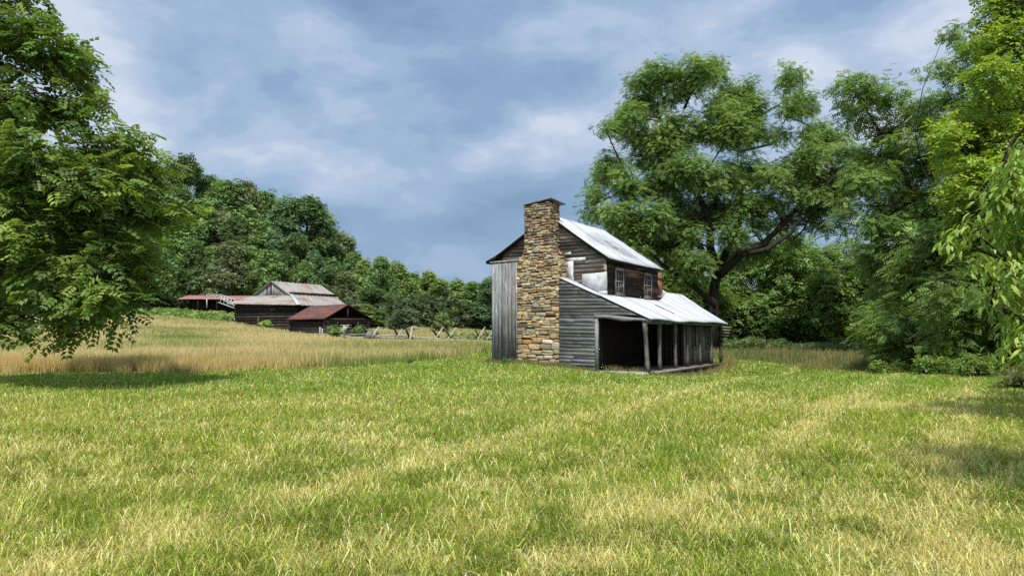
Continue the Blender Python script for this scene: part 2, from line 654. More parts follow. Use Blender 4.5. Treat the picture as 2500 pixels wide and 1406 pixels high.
def uprights(mb, plane, c0, s0, s1, z0, z1f, wd=.2, tl=(.75, 1.15), th=.03, bot=.05):
    s = s0
    while s < s1 - .02:
        w_ = min(wd * random.uniform(.75, 1.3), s1 - s)
        if s1 - s - w_ < .06:
            w_ = s1 - s
        t = tintv(*tl, .03)
        pr = th + random.uniform(0, .018)
        g = random.uniform(.008, .028)
        za = z0 + random.uniform(-bot, bot)
        zb, zc = z1f(s), z1f(s + w_)
        lean = random.uniform(-.01, .01)
        if plane == 'v':
            mb.hexa([(s + lean, c0 - pr, za), (s + w_ - g + lean, c0 - pr, za), (s + w_ - g + lean, c0, za), (s + lean, c0, za)],
                    [(s, c0 - pr, zb), (s + w_ - g, c0 - pr, zc), (s + w_ - g, c0, zc), (s, c0, zb)], t)
        else:
            mb.hexa([(c0, s, za), (c0 + pr, s, za), (c0 + pr, s + w_ - g, za), (c0, s + w_ - g, za)],
                    [(c0, s, zb), (c0 + pr, s, zb), (c0 + pr, s + w_ - g, zc), (c0, s + w_ - g, zc)], t)
        s += w_


house = empty('old_farmhouse', HO, HROT)
tag(house, 'weathered grey clapboard farmhouse with fieldstone chimney, white tin roofs and open porch', 'house')

# rake of the main roof, at the front overhang (v = .75)
VF = .75
LA, LB, LC = onV(1281, 568.5, VF), onV(1211, 624, VF), onV(1186, 638.5, VF)
RA, RE = onV(1366, 543.5, VF), onV(1489, 631, VF)
sR = (RE[2] - RA[2]) / (RE[0] - RA[0])
sL = (LA[2] - LB[2]) / (LA[0] - LB[0])
ur = (LA[2] - sL * LA[0] - RA[2] + sR * RA[0]) / (sR - sL)
zr = RA[2] + sR * (ur - RA[0])
vend = onU(1477.5, 573, ur)[1]
vend_e = onU(1621, 655, RE[0])[1]
UC = 5.74
ZU = lambda u: 4.16 - .439 * (u - 3.82)      # porch roof near plane


def rake_z(u):
    if u > ur:
        return zr + sR * (u - ur)
    if u > LB[0]:
        return zr + sL * (u - ur)
    return LB[2] + (LC[2] - LB[2]) / (LC[0] - LB[0]) * (u - LB[0])


def inv_left(z):
    return ur - (zr - z) / sL if z > LB[2] else 0.0


def inv_right(z):
    return ur + (z - zr) / sR


# --- gable wall (upper), core box and clapboards
GV = 1.0
mb = MB()
clap(mb, 'v', GV - .02, 2.9, zr - .12, lambda z: max(0.0, inv_left(z + .12)), lambda z: min(UC, inv_right(z + .12)), .185, (.45, 1.2), .055, sag=-.004)
mb.build('gable_wall', M['boards_gable'], house)
mb = MB()
# solid core of the two-storey block with its gables
zt0, zt1 = rake_z(0) - .08, rake_z(UC) - .08
for v0, v1 in ((GV, GV + .12), (7.93, 8.03)):
    mb.add([(0, v0, -.4), (UC, v0, -.4), (UC, v0, zt1), (ur, v0, zr - .1), (0, v0, zt0), (0, v1, -.4), (UC, v1, -.4), (UC, v1, zt1), (ur, v1, zr - .1), (0, v1, zt0)],
           [(0, 1, 2, 3, 4), (9, 8, 7, 6, 5), (0, 5, 6, 1), (1, 6, 7, 2), (2, 7, 8, 3), (3, 8, 9, 4), (4, 9, 5, 0)])
mb.box(0, .12, GV + .12, 7.93, -.4, zt0)
mb.box(UC - .12, UC - .004, GV + .12, 7.93, -.4, zt1)
mb.build('wall_core', M['dark_wood'], house)
mb = MB()
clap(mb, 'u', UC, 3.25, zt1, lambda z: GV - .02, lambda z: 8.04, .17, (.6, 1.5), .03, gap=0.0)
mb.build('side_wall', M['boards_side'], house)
# left long wall and back wall of the block
mb = MB()
clap(mb, 'u', 0.0, -.1, .0, lambda z: 0, lambda z: 0, .2)
z = 0.0
while z < zt0:
    t = tintv()
    mb.add([(-.035, GV, z), (-.035, 8.04, z), (-.005, 8.04, z + .2), (-.005, GV, z + .2)], [(0, 3, 2, 1)], t)
    ub = min(UC, inv_right(z + .3))
    mb.add([(0, 8.075, z), (ub, 8.075, z), (ub, 8.045, z + .2), (0, 8.045, z + .2)], [(1, 0, 3, 2)], t)
    z += .17
mb.build('rear_wall', M['boards'], house)
# corner board
mb = MB()
mb.box(UC - .09, UC + .05, GV - .085, GV - .02, 3.3, zt1 - .05, (1.3, 1.2, 1.15))
mb.build('corner_board', M['boards_gable'], house)


# --- main roof: corrugated sheets
def roof_grid(name, P, nu, nv, mat, parent, amp=.014, per=.26, th=.03, n_per=None, wav=.012, rows=None):
    """P(s,t): s runs across the sheets (0..1, along the ridge), t down the slope"""
    V, lp, tot = [], [], []
    for j in range(nv + 1):
        for i in range(nu + 1):
            s, t = i / nu, j / nv
            p = np.array(P(s, t), float)
            V.append(p)
    V = np.array(V).reshape(nv + 1, nu + 1, 3)
    # normal from differences
    du = np.gradient(V, axis=1)
    dv = np.gradient(V, axis=0)
    N = np.cross(du, dv)
    N /= np.linalg.norm(N, axis=2, keepdims=True)
    if N[..., 2].mean() < 0:
        N = -N
    L = np.concatenate([np.zeros((nv + 1, 1)), np.cumsum(np.linalg.norm(np.diff(V, axis=1), axis=2), axis=1)], 1)
    h = amp * np.sin(2 * math.pi * L / per) + wav * (vnoise(L, np.arange(nv + 1)[:, None] * .6, 1.3, 3) - .5) * 2
    # lifted sheet edges
    top = V + N * h[..., None]
    botm = top - N * th
    n1 = (nv + 1) * (nu + 1)
    allv = np.concatenate([top.reshape(-1, 3), botm.reshape(-1, 3)])
    idx = lambda j, i: j * (nu + 1) + i
    for j in range(nv):
        for i in range(nu):
            a, b, c, d = idx(j, i), idx(j, i + 1), idx(j + 1, i + 1), idx(j + 1, i)
            lp += [a, d, c, b, a + n1, b + n1, c + n1, d + n1]
            tot += [4, 4]
    edge = [idx(0, i) for i in range(nu + 1)] + [idx(j, nu) for j in range(1, nv + 1)] + [idx(nv, i) for i in range(nu - 1, -1, -1)] + [idx(j, 0) for j in range(nv - 1, 0, -1)]
    for k in range(len(edge)):
        a, b = edge[k], edge[(k + 1) % len(edge)]
        lp += [a, b, b + n1, a + n1]
        tot.append(4)
    return np_mesh(name, allv, lp, tot, mat, parent)


def main_right(s, t):
    u = ur + (RE[0] - ur) * t
    z = zr + sR * (u - ur) + .02 + .05 * math.sin(math.pi * s) * (-.6)
    v = VF + ((vend + (vend_e - vend) * t) - VF) * s
    return (u, v, z - .03 * math.sin(t * math.pi))


def main_left(s, t):
    u = ur + (LC[0] - ur) * t
    return (u, VF + (vend - VF) * s, rake_z(u) + .02)


roof_grid('roof', main_right, 190, 6, M['white_metal'], house, amp=.02)
o = roof_grid('roof', main_left, 150, 8, M['white_metal'], house)
mb = MB()
# rake boards and dark soffit below the sheets
for (a, b) in ((LC, LB), (LB, (ur, VF, zr)), ((ur, VF, zr), RE)):
    mb.bar((a[0], VF + .04, a[2] - .08), (b[0], VF + .04, b[2] - .08), .05, .12)
for u0, u1 in ((LC[0], LB[0]), (LB[0], ur), (ur, RE[0])):
    z0, z1 = rake_z(u0), rake_z(u1)
    mb.hexa([(u0, VF + .1, z0 - .12), (u1, VF + .1, z1 - .12), (u1, vend - .1, z1 - .12), (u0, vend - .1, z0 - .12)],
            [(u0, VF + .1, z0 - .035), (u1, VF + .1, z1 - .035), (u1, vend - .1, z1 - .035), (u0, vend - .1, z0 - .035)])
mb.build('rake_board', M['dark_wood'], house)

# --- board closet left of the chimney
mb = MB()
uprights(mb, 'v', 0.0, 0.0, 1.46, -.05, lambda s: 5.0 + .02 * s, .2, (.6, 1.2), .03)
mb.box(0.0, 1.44, .003, GV - .05, -.3, 4.98, (.5, .5, .5))
mb.bar((-.12, -.02, 5.06), (1.5, -.02, 5.12), .1, .09, (1.1, 1.08, 1.05))
mb.build('closet', M['boards_up'], house)


# --- fieldstone chimney
PAL = [((.50, .37, .20), 6), ((.42, .32, .18), 6), ((.34, .28, .18), 5), ((.27, .235, .17), 3), ((.46, .39, .27), 5), ((.44, .24, .10), 1.0), ((.50, .28, .11), .4),
       ((.15, .115, .085), 2.0), ((.24, .15, .11), 2.0), ((.60, .53, .42), 1.6), ((.34, .33, .27), 1.5)]


def pick(z):
    ws = []
    for c, w_ in PAL:
        k = w_
        if z > 5.2:
            if c[0] < .26:
                k *= 2.6
            if c == (.46, .22, .07) or c == (.52, .27, .09):
                k *= .3
        elif z < 3.6 and c[0] > .4:
            k *= 1.6
        ws.append(k)
    c = random.choices([p[0] for p in PAL], ws)[0]
    t = random.uniform(.72, 1.22) * (1 - .28 * float(smooth((z - 5.6) / 2)))
    return tuple(q * t for q in c)


def one_stone(mb, o, eu, ev, ez, w_, h, c, prot):
    """a rounded flat stone: outline polygon with bulging face. o = lower left corner, eu along wall, ev outward"""
    n = 10
    ring1, ring2 = [], []
    cx, cz = w_ / 2, h / 2
    pw = random.uniform(.22, .5)
    ph = random.uniform(0, 6.28)
    skew = random.uniform(-.12, .12)
    for k in range(n):
        a = 2 * math.pi * k / n + .3
        ca, sa = math.cos(a), math.sin(a)
        rx = math.copysign(abs(ca) ** pw, ca) * (w_ / 2) * (1 + .07 * math.sin(3 * a + ph))
        rz = math.copysign(abs(sa) ** pw, sa) * (h / 2) * (1 + .09 * math.sin(2 * a + ph))
        rz += skew * rx * .5
        rx = max(-w_ / 2 * 1.03, min(w_ / 2 * 1.03, rx))
        rz = max(-h / 2 * 1.08, min(h / 2 * 1.08, rz))
        ring1.append((cx + rx, cz + rz, -.05))
        ring2.append((cx + rx * .96, cz + rz * .94, prot * .55))
    ring3 = [(cx + (p[0] - cx) * .72, cz + (p[1] - cz) * .68, prot * random.uniform(.85, 1.1)) for p in ring2]
    vs = []
    for p in ring1 + ring2 + ring3:
        vs.append(tuple(o[i] + eu[i] * p[0] + ez[i] * p[1] + ev[i] * p[2] for i in range(3)))
    fs = []
    for k in range(n):
        k2 = (k + 1) % n
        fs += [(k, k2, n + k2, n + k), (n + k, n + k2, 2 * n + k2, 2 * n + k)]
    fs.append(tuple(range(2 * n, 3 * n)))
    mb.add(vs, fs, c)


def stone_face(mb, org, eu, ev, length_f, z0, z1, hf, start_f=lambda z: 0.0):
    z = z0
    while z < z1 - .02:
        h = hf(z) * random.uniform(.7, 1.45)
        h = min(h, z1 - z + .03)
        s = start_f(z + h / 2) + random.uniform(-.05, .03)
        e = length_f(z + h / 2)
        while s < e - .03:
            w_ = h * random.uniform(1.0, 3.8)
            w_ = min(max(w_, .10), .62)
            if e - s - w_ < .1:
                w_ = e - s + random.uniform(-.03, .05)
            hh = h * random.uniform(.8, 1.22)
            wav = .035 * math.sin(s * 3.1 + z * 7) + random.uniform(-.02, .02)
            if h > .15 and random.random() < .3:      # two thin ones instead of a thick one
                f_ = random.uniform(.35, .6)
                one_stone(mb, (org[0] + eu[0] * s, org[1] + eu[1] * s, z + wav), eu, ev, (0, 0, 1), w_ - .004, h * f_ - .004, pick(z), random.uniform(.02, .06))
                one_stone(mb, (org[0] + eu[0] * s, org[1] + eu[1] * s, z + wav + h * f_), eu, ev, (0, 0, 1), w_ - .004, h * (1 - f_) - .002, pick(z), random.uniform(.02, .06))
            else:
                one_stone(mb, (org[0] + eu[0] * s, org[1] + eu[1] * s, z + wav), eu, ev, (0, 0, 1), w_ - .004, hh, pick(z), random.uniform(.02, .07))
            s += w_
        z += h


CL0, CR0, CL1, CR1 = 1.43, 3.76, 1.87, 3.27
ZS0, ZS1, ZTOP = 4.86, 5.5, 7.83


def chl(z):
    return CL0 if z < ZS0 else (CL1 if z > ZS1 else CL0 + (CL1 - CL0) * (z - ZS0) / (ZS1 - ZS0))


def chr_(z):
    return CR0 if z < ZS0 else (CR1 if z > ZS1 else CR0 + (CR1 - CR0) * (z - ZS0) / (ZS1 - ZS0))


ch = MB()
ins = .03
ch.box(CL0 + ins, CR0 - ins, .02, .99, -.4, ZS0)
ch.hexa([(CL0 + ins, .02, ZS0), (CR0 - ins, .02, ZS0), (CR0 - ins, .99, ZS0), (CL0 + ins, .99, ZS0)],
        [(CL1 + ins, .02, ZS1), (CR1 - ins, .02, ZS1), (CR1 - ins, .99, ZS1), (CL1 + ins, .99, ZS1)])
ch.box(CL1 + ins, CR1 - ins, .02, .99, ZS1, ZTOP - .04)
chimney = ch.build('stone_chimney', M['mortar'], house)
st = MB()
hf = lambda z: .19 if z < 1.9 else (.15 if z < 2.8 else (.115 if z < 5 else .10))
stone_face(st, (0, 0, 0), (1, 0, 0), (0, -1, 0), chr_, -.1, ZTOP, hf, chl)
stone_face(st, (CR1, 0, 0), (0, 1, 0), (1, 0, 0), lambda z: .98, ZS1 - .4, ZTOP, hf)
stone_face(st, (CR0, 0, 0), (0, 1, 0), (1, 0, 0), lambda z: .98, 3.9, ZS0 + .05, hf)
# right and left shoulders, stepped
for k in range(6):
    z = ZS0 + k * (ZS1 - ZS0) / 6
    stone_face(st, (chr_(z) - .02, 0, 0), (0, 1, 0), (1, 0, 0), lambda z_: .98, z, z + .12, lambda z_: .1)
    stone_face(st, (chl(z) + .02, .98, 0), (0, -1, 0), (-1, 0, 0), lambda z_: .98, z, z + .12, lambda z_: .1)
stone_face(st, (CL1, .98, 0), (0, -1, 0), (-1, 0, 0), lambda z: .98, ZS1, ZTOP, hf)
for k in range(16):      # loose stones on the top
    x = random.uniform(CL1 + .35, CR1 - .25)
    one_stone(st, (x - .12, random.uniform(.1, .8), ZTOP + random.uniform(.02, .10)), (1, 0, 0), (0, -1, 0), (0, 0, 1), random.uniform(.15, .32), random.uniform(.06, .12), (.12, .10, .09), .12)
    one_stone(st, (x - .12, random.uniform(.1, .8), ZTOP + .04), (0, 1, 0), (1, 0, 0), (0, 0, 1), random.uniform(.15, .3), random.uniform(.05, .1), (.10, .09, .08), .12)
stw = st.build('stonework', M['stone'], chimney)
cp = MB()
cp.hexa([(CL1 - .02, -.06, ZTOP - .04), (CR1 + .12, -.06, ZTOP + .17), (CR1 + .34, 1.02, ZTOP - .01), (CL1 - .02, 1.0, ZTOP - .04)],
        [(CL1 - .02, -.06, ZTOP - .005), (CR1 + .12, -.06, ZTOP + .21), (CR1 + .34, 1.02, ZTOP + .03), (CL1 - .02, 1.0, ZTOP)])
cp.build('cap_slab', M['slate'], chimney)
# filler stones between slab and stack
# --- porch-side front wall (shed wall) with opening
mb = MB()
rk = lambda z: 3.82 + (4.10 - z) / .439
clap(mb, 'v', 0.0, -.12, 2.42, lambda z: CR0 + .02, lambda z: 5.62, .17, (.7, 1.2), .075, sag=.012)
clap(mb, 'v', 0.0, 2.40, 4.05, lambda z: CR0 + .02, lambda z: min(8.2, rk(z)), .17, (.6, 1.15), .075, sag=.012)
mb.box(CR0 + .02, 5.6, .004, .09, -.35, 2.42, (.3, .3, .3))
mb.add([(CR0 + .02, .004, 2.42), (7.6, .004, 2.42), (CR0 + .02, .004, 4.08), (CR0 + .02, .09, 2.42), (7.6, .09, 2.42), (CR0 + .02, .09, 4.08)], [(0, 1, 2), (5, 4, 3), (0, 3, 4, 1), (1, 4, 5, 2), (2, 5, 3, 0)], (.3, .3, .3))
# wavy header above the opening and the corner boards
hv = []
for k in range(12):
    q = k / 11
    u = 5.58 + 2.75 * q
    hv.append((u, 2.44 - .26 * q - .02 * q, 2.21 - .16 * q + .045 * math.sin(q * 9) * (1 if q < .75 else .2)))
vs = []
for (u, zt, zb) in hv:
    vs += [(u, -.07, zb), (u, -.07, zt), (u, -.02, zb), (u, -.02, zt)]
fs = []
for k in range(11):
    a, b = 4 * k, 4 * k + 4
    fs += [(a, b, b + 1, a + 1), (a + 2, a + 3, b + 3, b + 2), (a, a + 2, b + 2, b), (a + 1, b + 1, b + 3, a + 3)]
fs += [(0, 1, 3, 2), (44, 46, 47, 45)]
mb.add(vs, fs, (.85, .83, .8))
mb.box(5.62, 5.76, -.06, .10, -.2, 2.3, (1.0, .98, .95))
mb.build('porch_end_wall', M['boards'], house)

# --- porch deck
mb = MB()
v = 0.0
while v < 12.45:
    w_ = random.uniform(.12, .2)
    t = tintv(.35, .6)
    mb.box(5.6, 8.15 + random.uniform(-.03, .03), v, v + w_ - .008, -.235, -.19 + random.uniform(-.004, .004), t)
    v += w_
mb.box(5.75, 8.12, -.09, -.01, -.34, -.165, (1.5, 1.45, 1.35))
mb.box(7.5, 8.2, -.12, -.095, -.40, -.2, (1.7, 1.65, 1.5))
mb.box(8.12, 8.17, -.02, 12.5, -.32, -.18, (1.1, 1.05, 1.0))
mb.build('porch_deck', M['deck'], house)
for v in (0.3, 2.4, 4.5, 6.6, 8.2, 9.6, 11.3, 12.1):
    mb = MB()
    for k in range(5):
        mb.box(7.75 + random.uniform(-.05, .05), 8.1, v - .25 + random.uniform(-.08, .08), v + .25 + random.uniform(-.08, .08), -.7 + k * .08, -.615 + k * .08, tintv(.6, 1.3), .015)
    mb.build('porch_pier', M['rubble'], house)


def post_mesh(v, u=8.0, lean=0.0, s=.15, light=1.0):
    mb = MB()
    zs = [-.19, .25, .3, 1.55, 1.6, 2.15]
    ss = [s * .55, s * .52, s * .46, s * .46, s * .54, s * .54]
    vs, fs = [], []
    for z, h in zip(zs, ss):
        l = lean * (2.1 - z)
        for a, b in ((-1, -1), (1, -1), (1, 1), (-1, 1)):
            vs.append((u + a * h + l + random.uniform(-.006, .006), v + b * h + random.uniform(-.006, .006), z))
    for i in range(len(zs) - 1):
        for k in range(4):
            A, B = 4 * i + k, 4 * i + (k + 1) % 4
            fs.append((A, B, B + 4, A + 4))
    fs += [(3, 2, 1, 0), tuple(4 * (len(zs) - 1) + k for k in range(4))]
    mb.add(vs, fs, (light, light, light))
    return mb.build('porch_post', M['post'], house)


for i, (v, lean, s) in enumerate(((.08, .05, .17), (1.96, 0, .14), (4.19, 0, .14), (6.07, 0, .14), (8.2, .01, .13), (10.38, 0, .15), (12.3, 0, .14))):
    post_mesh(v, 8.0, lean, s, (.8, .72, .7, .55, .55, .75, .3)[i])

# --- porch roof, bending to a steeper pitch towards the far end
EV0, EV1 = (8.34, 2.17), (8.42, 2.10)


def proof(s, t):
    v = -.12 + (12.75 + .12) * s
    v += (12.2 - 12.75) * s * t * .6
    k = min(max((v - 7.6) / 2.2, 0), 1)
    k = k * k * (3 - 2 * k)
    eu = EV0[0] + (EV1[0] - EV0[0]) * s
    ez = EV0[1] + (EV1[1] - EV0[1]) * s + .03 * math.sin(s * 14)
    ez -= .05 * math.exp(-((v - 4.5) / 1.5) ** 2)
    tu = UC + .02 if v > GV else 3.80
    tu = 3.80 if v < GV - .02 else tu
    tz = ZU(tu) + k * (3.86 - ZU(5.62)) + .01
    if k > 0:
        tu = tu - .1 * k
    return (tu + (eu - tu) * t, v, tz + (ez - tz) * t)


def proof_front(s, t):
    v = -.12 + (GV + .1 + .12) * s
    return (3.80 + (5.9 - 3.80) * t, v, ZU(3.80 + 2.1 * t) + .012)


def proof_main(s, t):
    v = -.12 + (12.75 + .12) * s - .35 * s * t
    k = min(max((v - 7.9) / 1.9, 0), 1)
    k = k * k * (3 - 2 * k)
    eu = EV0[0] + (EV1[0] - EV0[0]) * s
    ez = EV0[1] + (EV1[1] - EV0[1]) * s + .015 * math.sin(s * 17) - .04 * math.exp(-((v - 4.0) / 1.4) ** 2) + .03 * math.exp(-((v - 9.5) / 1.2) ** 2) - .03 * max(0, (s - .9) * 10) ** 2 * .6
    tu = UC + .055 - .13 * k
    tz = ZU(UC) + k * .50 + .012
    return (tu + (eu - tu) * t, v, tz + (ez - tz) * t - .05 * math.sin(math.pi * t) * k)


roof_grid('porch_roof', proof_main, 240, 8, M['white_metal'], house, amp=.022)
roof_grid('porch_roof', proof_front, 20, 5, M['white_metal'], house, amp=.006)
# the low rear wing: its roof rises past the end of the two-storey block


def wing_up(s, t):
    v = 8.06 + (9.9 - 8.06) * s
    k = smooth((v - 7.9) / 1.9)
    z0 = ZU(UC) + float(k) * .5 + .01
    u = 5.66 - 1.75 * t
    return (u, v, max(z0, 3.55) + 1.12 * t + .0)


roof_grid('wing_roof', wing_up, 40, 4, M['white_metal'], house, amp=.01)
mb = MB()
zz = 3.84
mb.hexa([(2.2, 8.06, 2.3), (5.6, 8.06, 2.3), (5.6, 12.4, 2.3), (2.2, 12.4, 2.3)], [(2.2, 8.06, 2.5), (5.6, 8.06, 3.3), (5.6, 12.4, 3.78), (2.2, 12.4, 2.5)], (1, 1, 1))
mb.box(2.3, 7.3, 12.35, 12.45, -.5, 2.35)
mb.add([(5.6, 12.44, 2.35), (8.2, 12.44, 2.2), (5.6, 12.44, 3.7)], [(0, 2, 1), (0, 1, 2)][:1])
mb.build('wing_wall', M['dark_wood'], house)


def wing_back(s, t):
    return (5.64 - 3.6 * t, 9.9 + 2.45 * s, 3.86 - 1.5 * t)


roof_grid('wing_roof', wing_back, 30, 3, M['white_metal'], house, amp=.01)
mb = MB()
mb.hexa([(2.0, 8.06, 2.3), (3.9, 8.06, 2.3), (3.9, 9.9, 2.3), (2.0, 9.9, 2.3)], [(2.0, 8.06, 3.2), (3.9, 8.06, 4.5), (3.9, 9.9, 4.6), (2.0, 9.9, 3.2)])
mb.build('wing_gable', M['white_metal'], house)

# torn seams in the sheets: dark lifted laps
mb = MB()
for pa, pb in (((1600, 746), (1646, 767)),):
    def onroof(px, py):
        r = ray(px, py)
        rw = r[0] * WU[0] + r[1] * WU[1]
        rd = r[0] * WD[0] + r[1] * WD[1]
        Ow = HO[0] * WU[0] + HO[1] * WU[1]
        Od = HO[0] * WD[0] + HO[1] * WD[1]
        t = (4.16 + .439 * (Ow + 3.82) - CAMZ) / (r[2] + .439 * rw)
        return np.array((t * rw - Ow, t * rd - Od, CAMZ + r[2] * t))
    a, b = onroof(*pa), onroof(*pb)
    mb.bar(a + (0, 0, .035), b + (0, 0, .03), .05, .02)
mb.build('roof_seam', M['dark_wood'], house)
mb = MB()
a, b = np.array(onU(1497, 606, 4.5)), np.array(onU(1512, 613, 5.2))
mb.bar((4.3, 4.2, rake_z(4.3) + .045), (5.0, 4.2, rake_z(5.0) + .045), .04, .02)
mb.build('roof_seam', M['dark_wood'], house)
# eave fascia under the porch roof
mb = MB()
mb.bar((8.16, -.05, 2.02), (8.16, 3.2, 2.0), .05, .12, (.55, .52, .5))
mb.bar((8.18, 1.6, 2.07), (8.18, 6.5, 2.02), .05, .1, (1.0, .95, .9))
mb.bar((8.16, 6.5, 2.02), (8.2, 12.4, 2.0), .06, .13, (.9, .85, .8))
v = .2
while v < 12.4:       # rafter tails
    mb.bar((5.8, v, 3.12), (8.28, v, 2.07), .05, .1, (.5, .5, .5))
    v += .62
for k in range(4):    # broken boards hanging at the far end
    mb.bar((7.6, 12.55, 1.9 - k * .14), (8.5 - .06 * k, 12.9, 1.86 - k * .17), .03, .07, (1.1, .95, .75))
mb.build('porch_fascia', M['boards'], house)

# --- inner porch walls
mb = MB()
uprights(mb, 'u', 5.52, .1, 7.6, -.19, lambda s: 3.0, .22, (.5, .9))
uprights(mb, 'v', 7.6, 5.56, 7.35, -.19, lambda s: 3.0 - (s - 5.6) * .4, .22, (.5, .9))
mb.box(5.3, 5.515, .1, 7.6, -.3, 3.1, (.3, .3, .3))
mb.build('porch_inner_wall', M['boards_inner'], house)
mb = MB()
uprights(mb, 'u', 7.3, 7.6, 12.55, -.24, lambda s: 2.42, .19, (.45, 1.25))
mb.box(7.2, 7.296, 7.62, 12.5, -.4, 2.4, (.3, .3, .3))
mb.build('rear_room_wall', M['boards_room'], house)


def window(u, v0, v1, z0, z1, cols=3, rows=4, fr=.11, side=1):
    """sash window in a wall that faces +u"""
    f = MB()
    d = .06
    for a, b, c, e in ((v0, v0 + fr, z0, z1), (v1 - fr, v1, z0, z1), (v0 + fr, v1 - fr, z1 - fr * 1.1, z1), (v0 + fr, v1 - fr, z0, z0 + fr * .7)):
        f.box(u, u + d, a, b, c, e, tintv(.8, 1.1))
    f.box(u, u + d + .04, v0 - .04, v1 + .04, z0 - .06, z0 - .002, (.9, .9, .9))
    fo = f.build('window', M['frame'], house)
    gl = MB()
    gl.box(u + .005, u + .02, v0 + fr, v1 - fr, z0 + fr * .7, z1 - fr * 1.1)
    gl.build('pane', M['glass'], fo)
    s = MB()
    y0, y1, a0, a1 = v0 + fr, v1 - fr, z0 + fr * .7, z1 - fr * 1.1
    zm = (a0 + a1) / 2
    for k in range(cols + 1):
        y = y0 + (y1 - y0) * k / cols
        wd = .028 if k in (0, cols) else .014
        y = min(max(y, y0 + wd / 2), y1 - wd / 2)
        s.box(u + .02, u + .045, y - wd / 2, y + wd / 2, a0, zm - .02)
        s.box(u + .03, u + .055, y - wd / 2, y + wd / 2, zm + .02, a1)
    for k in range(rows + 1):
        z = a0 + (a1 - a0) * k / rows
        wd = .04 if k == rows // 2 else .014
        z = min(max(z, a0 + wd / 2), a1 - wd / 2)
        s.box(u + .022, u + .057, y0, y1, z - wd / 2, z + wd / 2)
    s.build('sash', M['muntin'], fo)
    return fo


for (pa, pb, pt, pbm) in ((1501, 1522, 650, 720), (1571, 1590, 664, 728)):
    w0, w1 = onU(pa, 690, UC + .04), onU(pb, 690, UC + .04)
    window(UC + .035, w0[1], w1[1], 3.42, 4.74)
window(7.345, 9.0, 9.75, .72, 2.15, 2)
window(7.345, 11.5, 12.2, .72, 2.15, 2)
window(5.56, 3.1, 4.0, .8, 2.2, 2)

# --- white sheets patched over the gable boards


def sheet(pts, th=.012, v=GV - .15):
    mb = MB()
    w = [onV(px, py, v) for px, py in pts]
    n = len(w)
    cx = sum(p[0] for p in w) / n
    cz = sum(p[2] for p in w) / n
    vs = [(p[0], v - random.uniform(0, .03), p[2]) for p in w] + [(cx, v - .02, cz)] + [(p[0], v + th, p[2]) for p in w]
    fs = [(k, (k + 1) % n, n) for k in range(n)] + [((k + 1) % n, k, n + 1 + k, n + 1 + (k + 1) % n) for k in range(n)]
    mb.add(vs, fs)
    return mb.build('metal_sheet', M['sheet'], house)


q = lambda l: [(1340 + a / 6.113, 530 + b / 6.113) for a, b in l]
sheet(q([(200, 545), (330, 520), (325, 566)]))
sheet(q([(230, 620), (390, 606), (550, 600), (548, 640), (470, 655), (400, 660), (240, 645)]))
sheet(q([(250, 662), (367, 655), (363, 930), (378, 925), (360, 948), (285, 915)]))
sheet(q([(498, 852), (660, 838), (862, 815), (870, 940), (868, 1080), (800, 1108), (720, 1105), (500, 1000)]))
sheet(q([(720, 1110), (868, 1095), (876, 1160), (800, 1150), (740, 1128)]))

# --- brick flue behind
mb = MB()
mb.box(-.24, .24, -.24, .24, -2.4, 0)
mb.box(-.28, .28, -.28, .28, -.34, -.2)
bx = mb.build('brick_chimney', M['brick'], house)
p = onV(1612, 667, 9.0)
bx.location = (p[0] - .2, 9.0, p[2])

# ------------------------------------------------------------------ hill barn
def frame_pts(O, rot):
    cu, su = math.cos(rot), math.sin(rot)
    U = (cu, su)
    D = (-su, cu)

    def fV(px, py, v):
        r = ray(px, py)
        den = r[0] * D[0] + r[1] * D[1]
        t = (O[0] * D[0] + O[1] * D[1] + v) / den
        x, y = r[0] * t - O[0], r[1] * t - O[1]
        return (x * U[0] + y * U[1], v, CAMZ + r[2] * t - O[2])

    def fU(px, py, u):
        r = ray(px, py)
        den = r[0] * U[0] + r[1] * U[1]
        t = (O[0] * U[0] + O[1] * U[1] + u) / den
        x, y = r[0] * t - O[0], r[1] * t - O[1]
        return (u, x * D[0] + y * D[1], CAMZ + r[2] * t - O[2])
    return fV, fU


bo = at(577, 790, 97)
BO = (bo[0], bo[1], bo[2])
fV, fU = frame_pts(BO, R(-31))
barn = empty('log_barn', BO, R(-31))
tag(barn, 'dark log barn on the slope with weathered tin roof in two tiers', 'barn')
wl, wr = 0.0, fV(727, 744, 0)[0] - .3
ze = fV(650, 743, -.6)[2]
g0, g1, ga = fV(623, 720, 1.9), fV(712, 721.5, 1.9), fV(666, 686.5, 1.9)
bl = 11.0
gl_ = fU(822, 724, g1[0])[1]
mb = MB()
nlog = 11
for k in range(nlog):
    z0, z1 = -1.4 + k * (ze + 1.4) / nlog, -1.4 + (k + 1) * (ze + 1.4) / nlog - .05
    t = tintv(.5, 1.4)
    mb.box(wl - .25, wr + .2, -.12 + random.uniform(-.03, .03), .14, z0, z1, t, .02)
    mb.box(wr - .12, wr + .12 + random.uniform(-.03, .03), -.2, bl, z0 + .1, z1 + .08, tintv(.5, 1.2), .02)
    mb.box(wl - .12, wl + .12, -.2, bl, z0 + .1, z1 + .08, tintv(.5, 1.2), .02)
    mb.box(wl - .25, wr + .2, bl - .1, bl + .12, z0, z1, t, .02)
mb.box(wl + .1, wr - .1, .1, bl - .1, -1.4, ze - .1, (.3, .3, .3))
mb.box(fV(663, 750, 0)[0], fV(676, 750, 0)[0], -.2, -.12, fV(663, 757, 0)[2], fV(663, 754.5, 0)[2], (3, 2.8, 2.4))
mb.bar((fV(634, 780, 0)[0], -.2, -1.2), (fV(634, 780, 0)[0], -.2, .9), .15, .15, (2, 2, 2))
mb.build('log_wall', M['log'], barn)
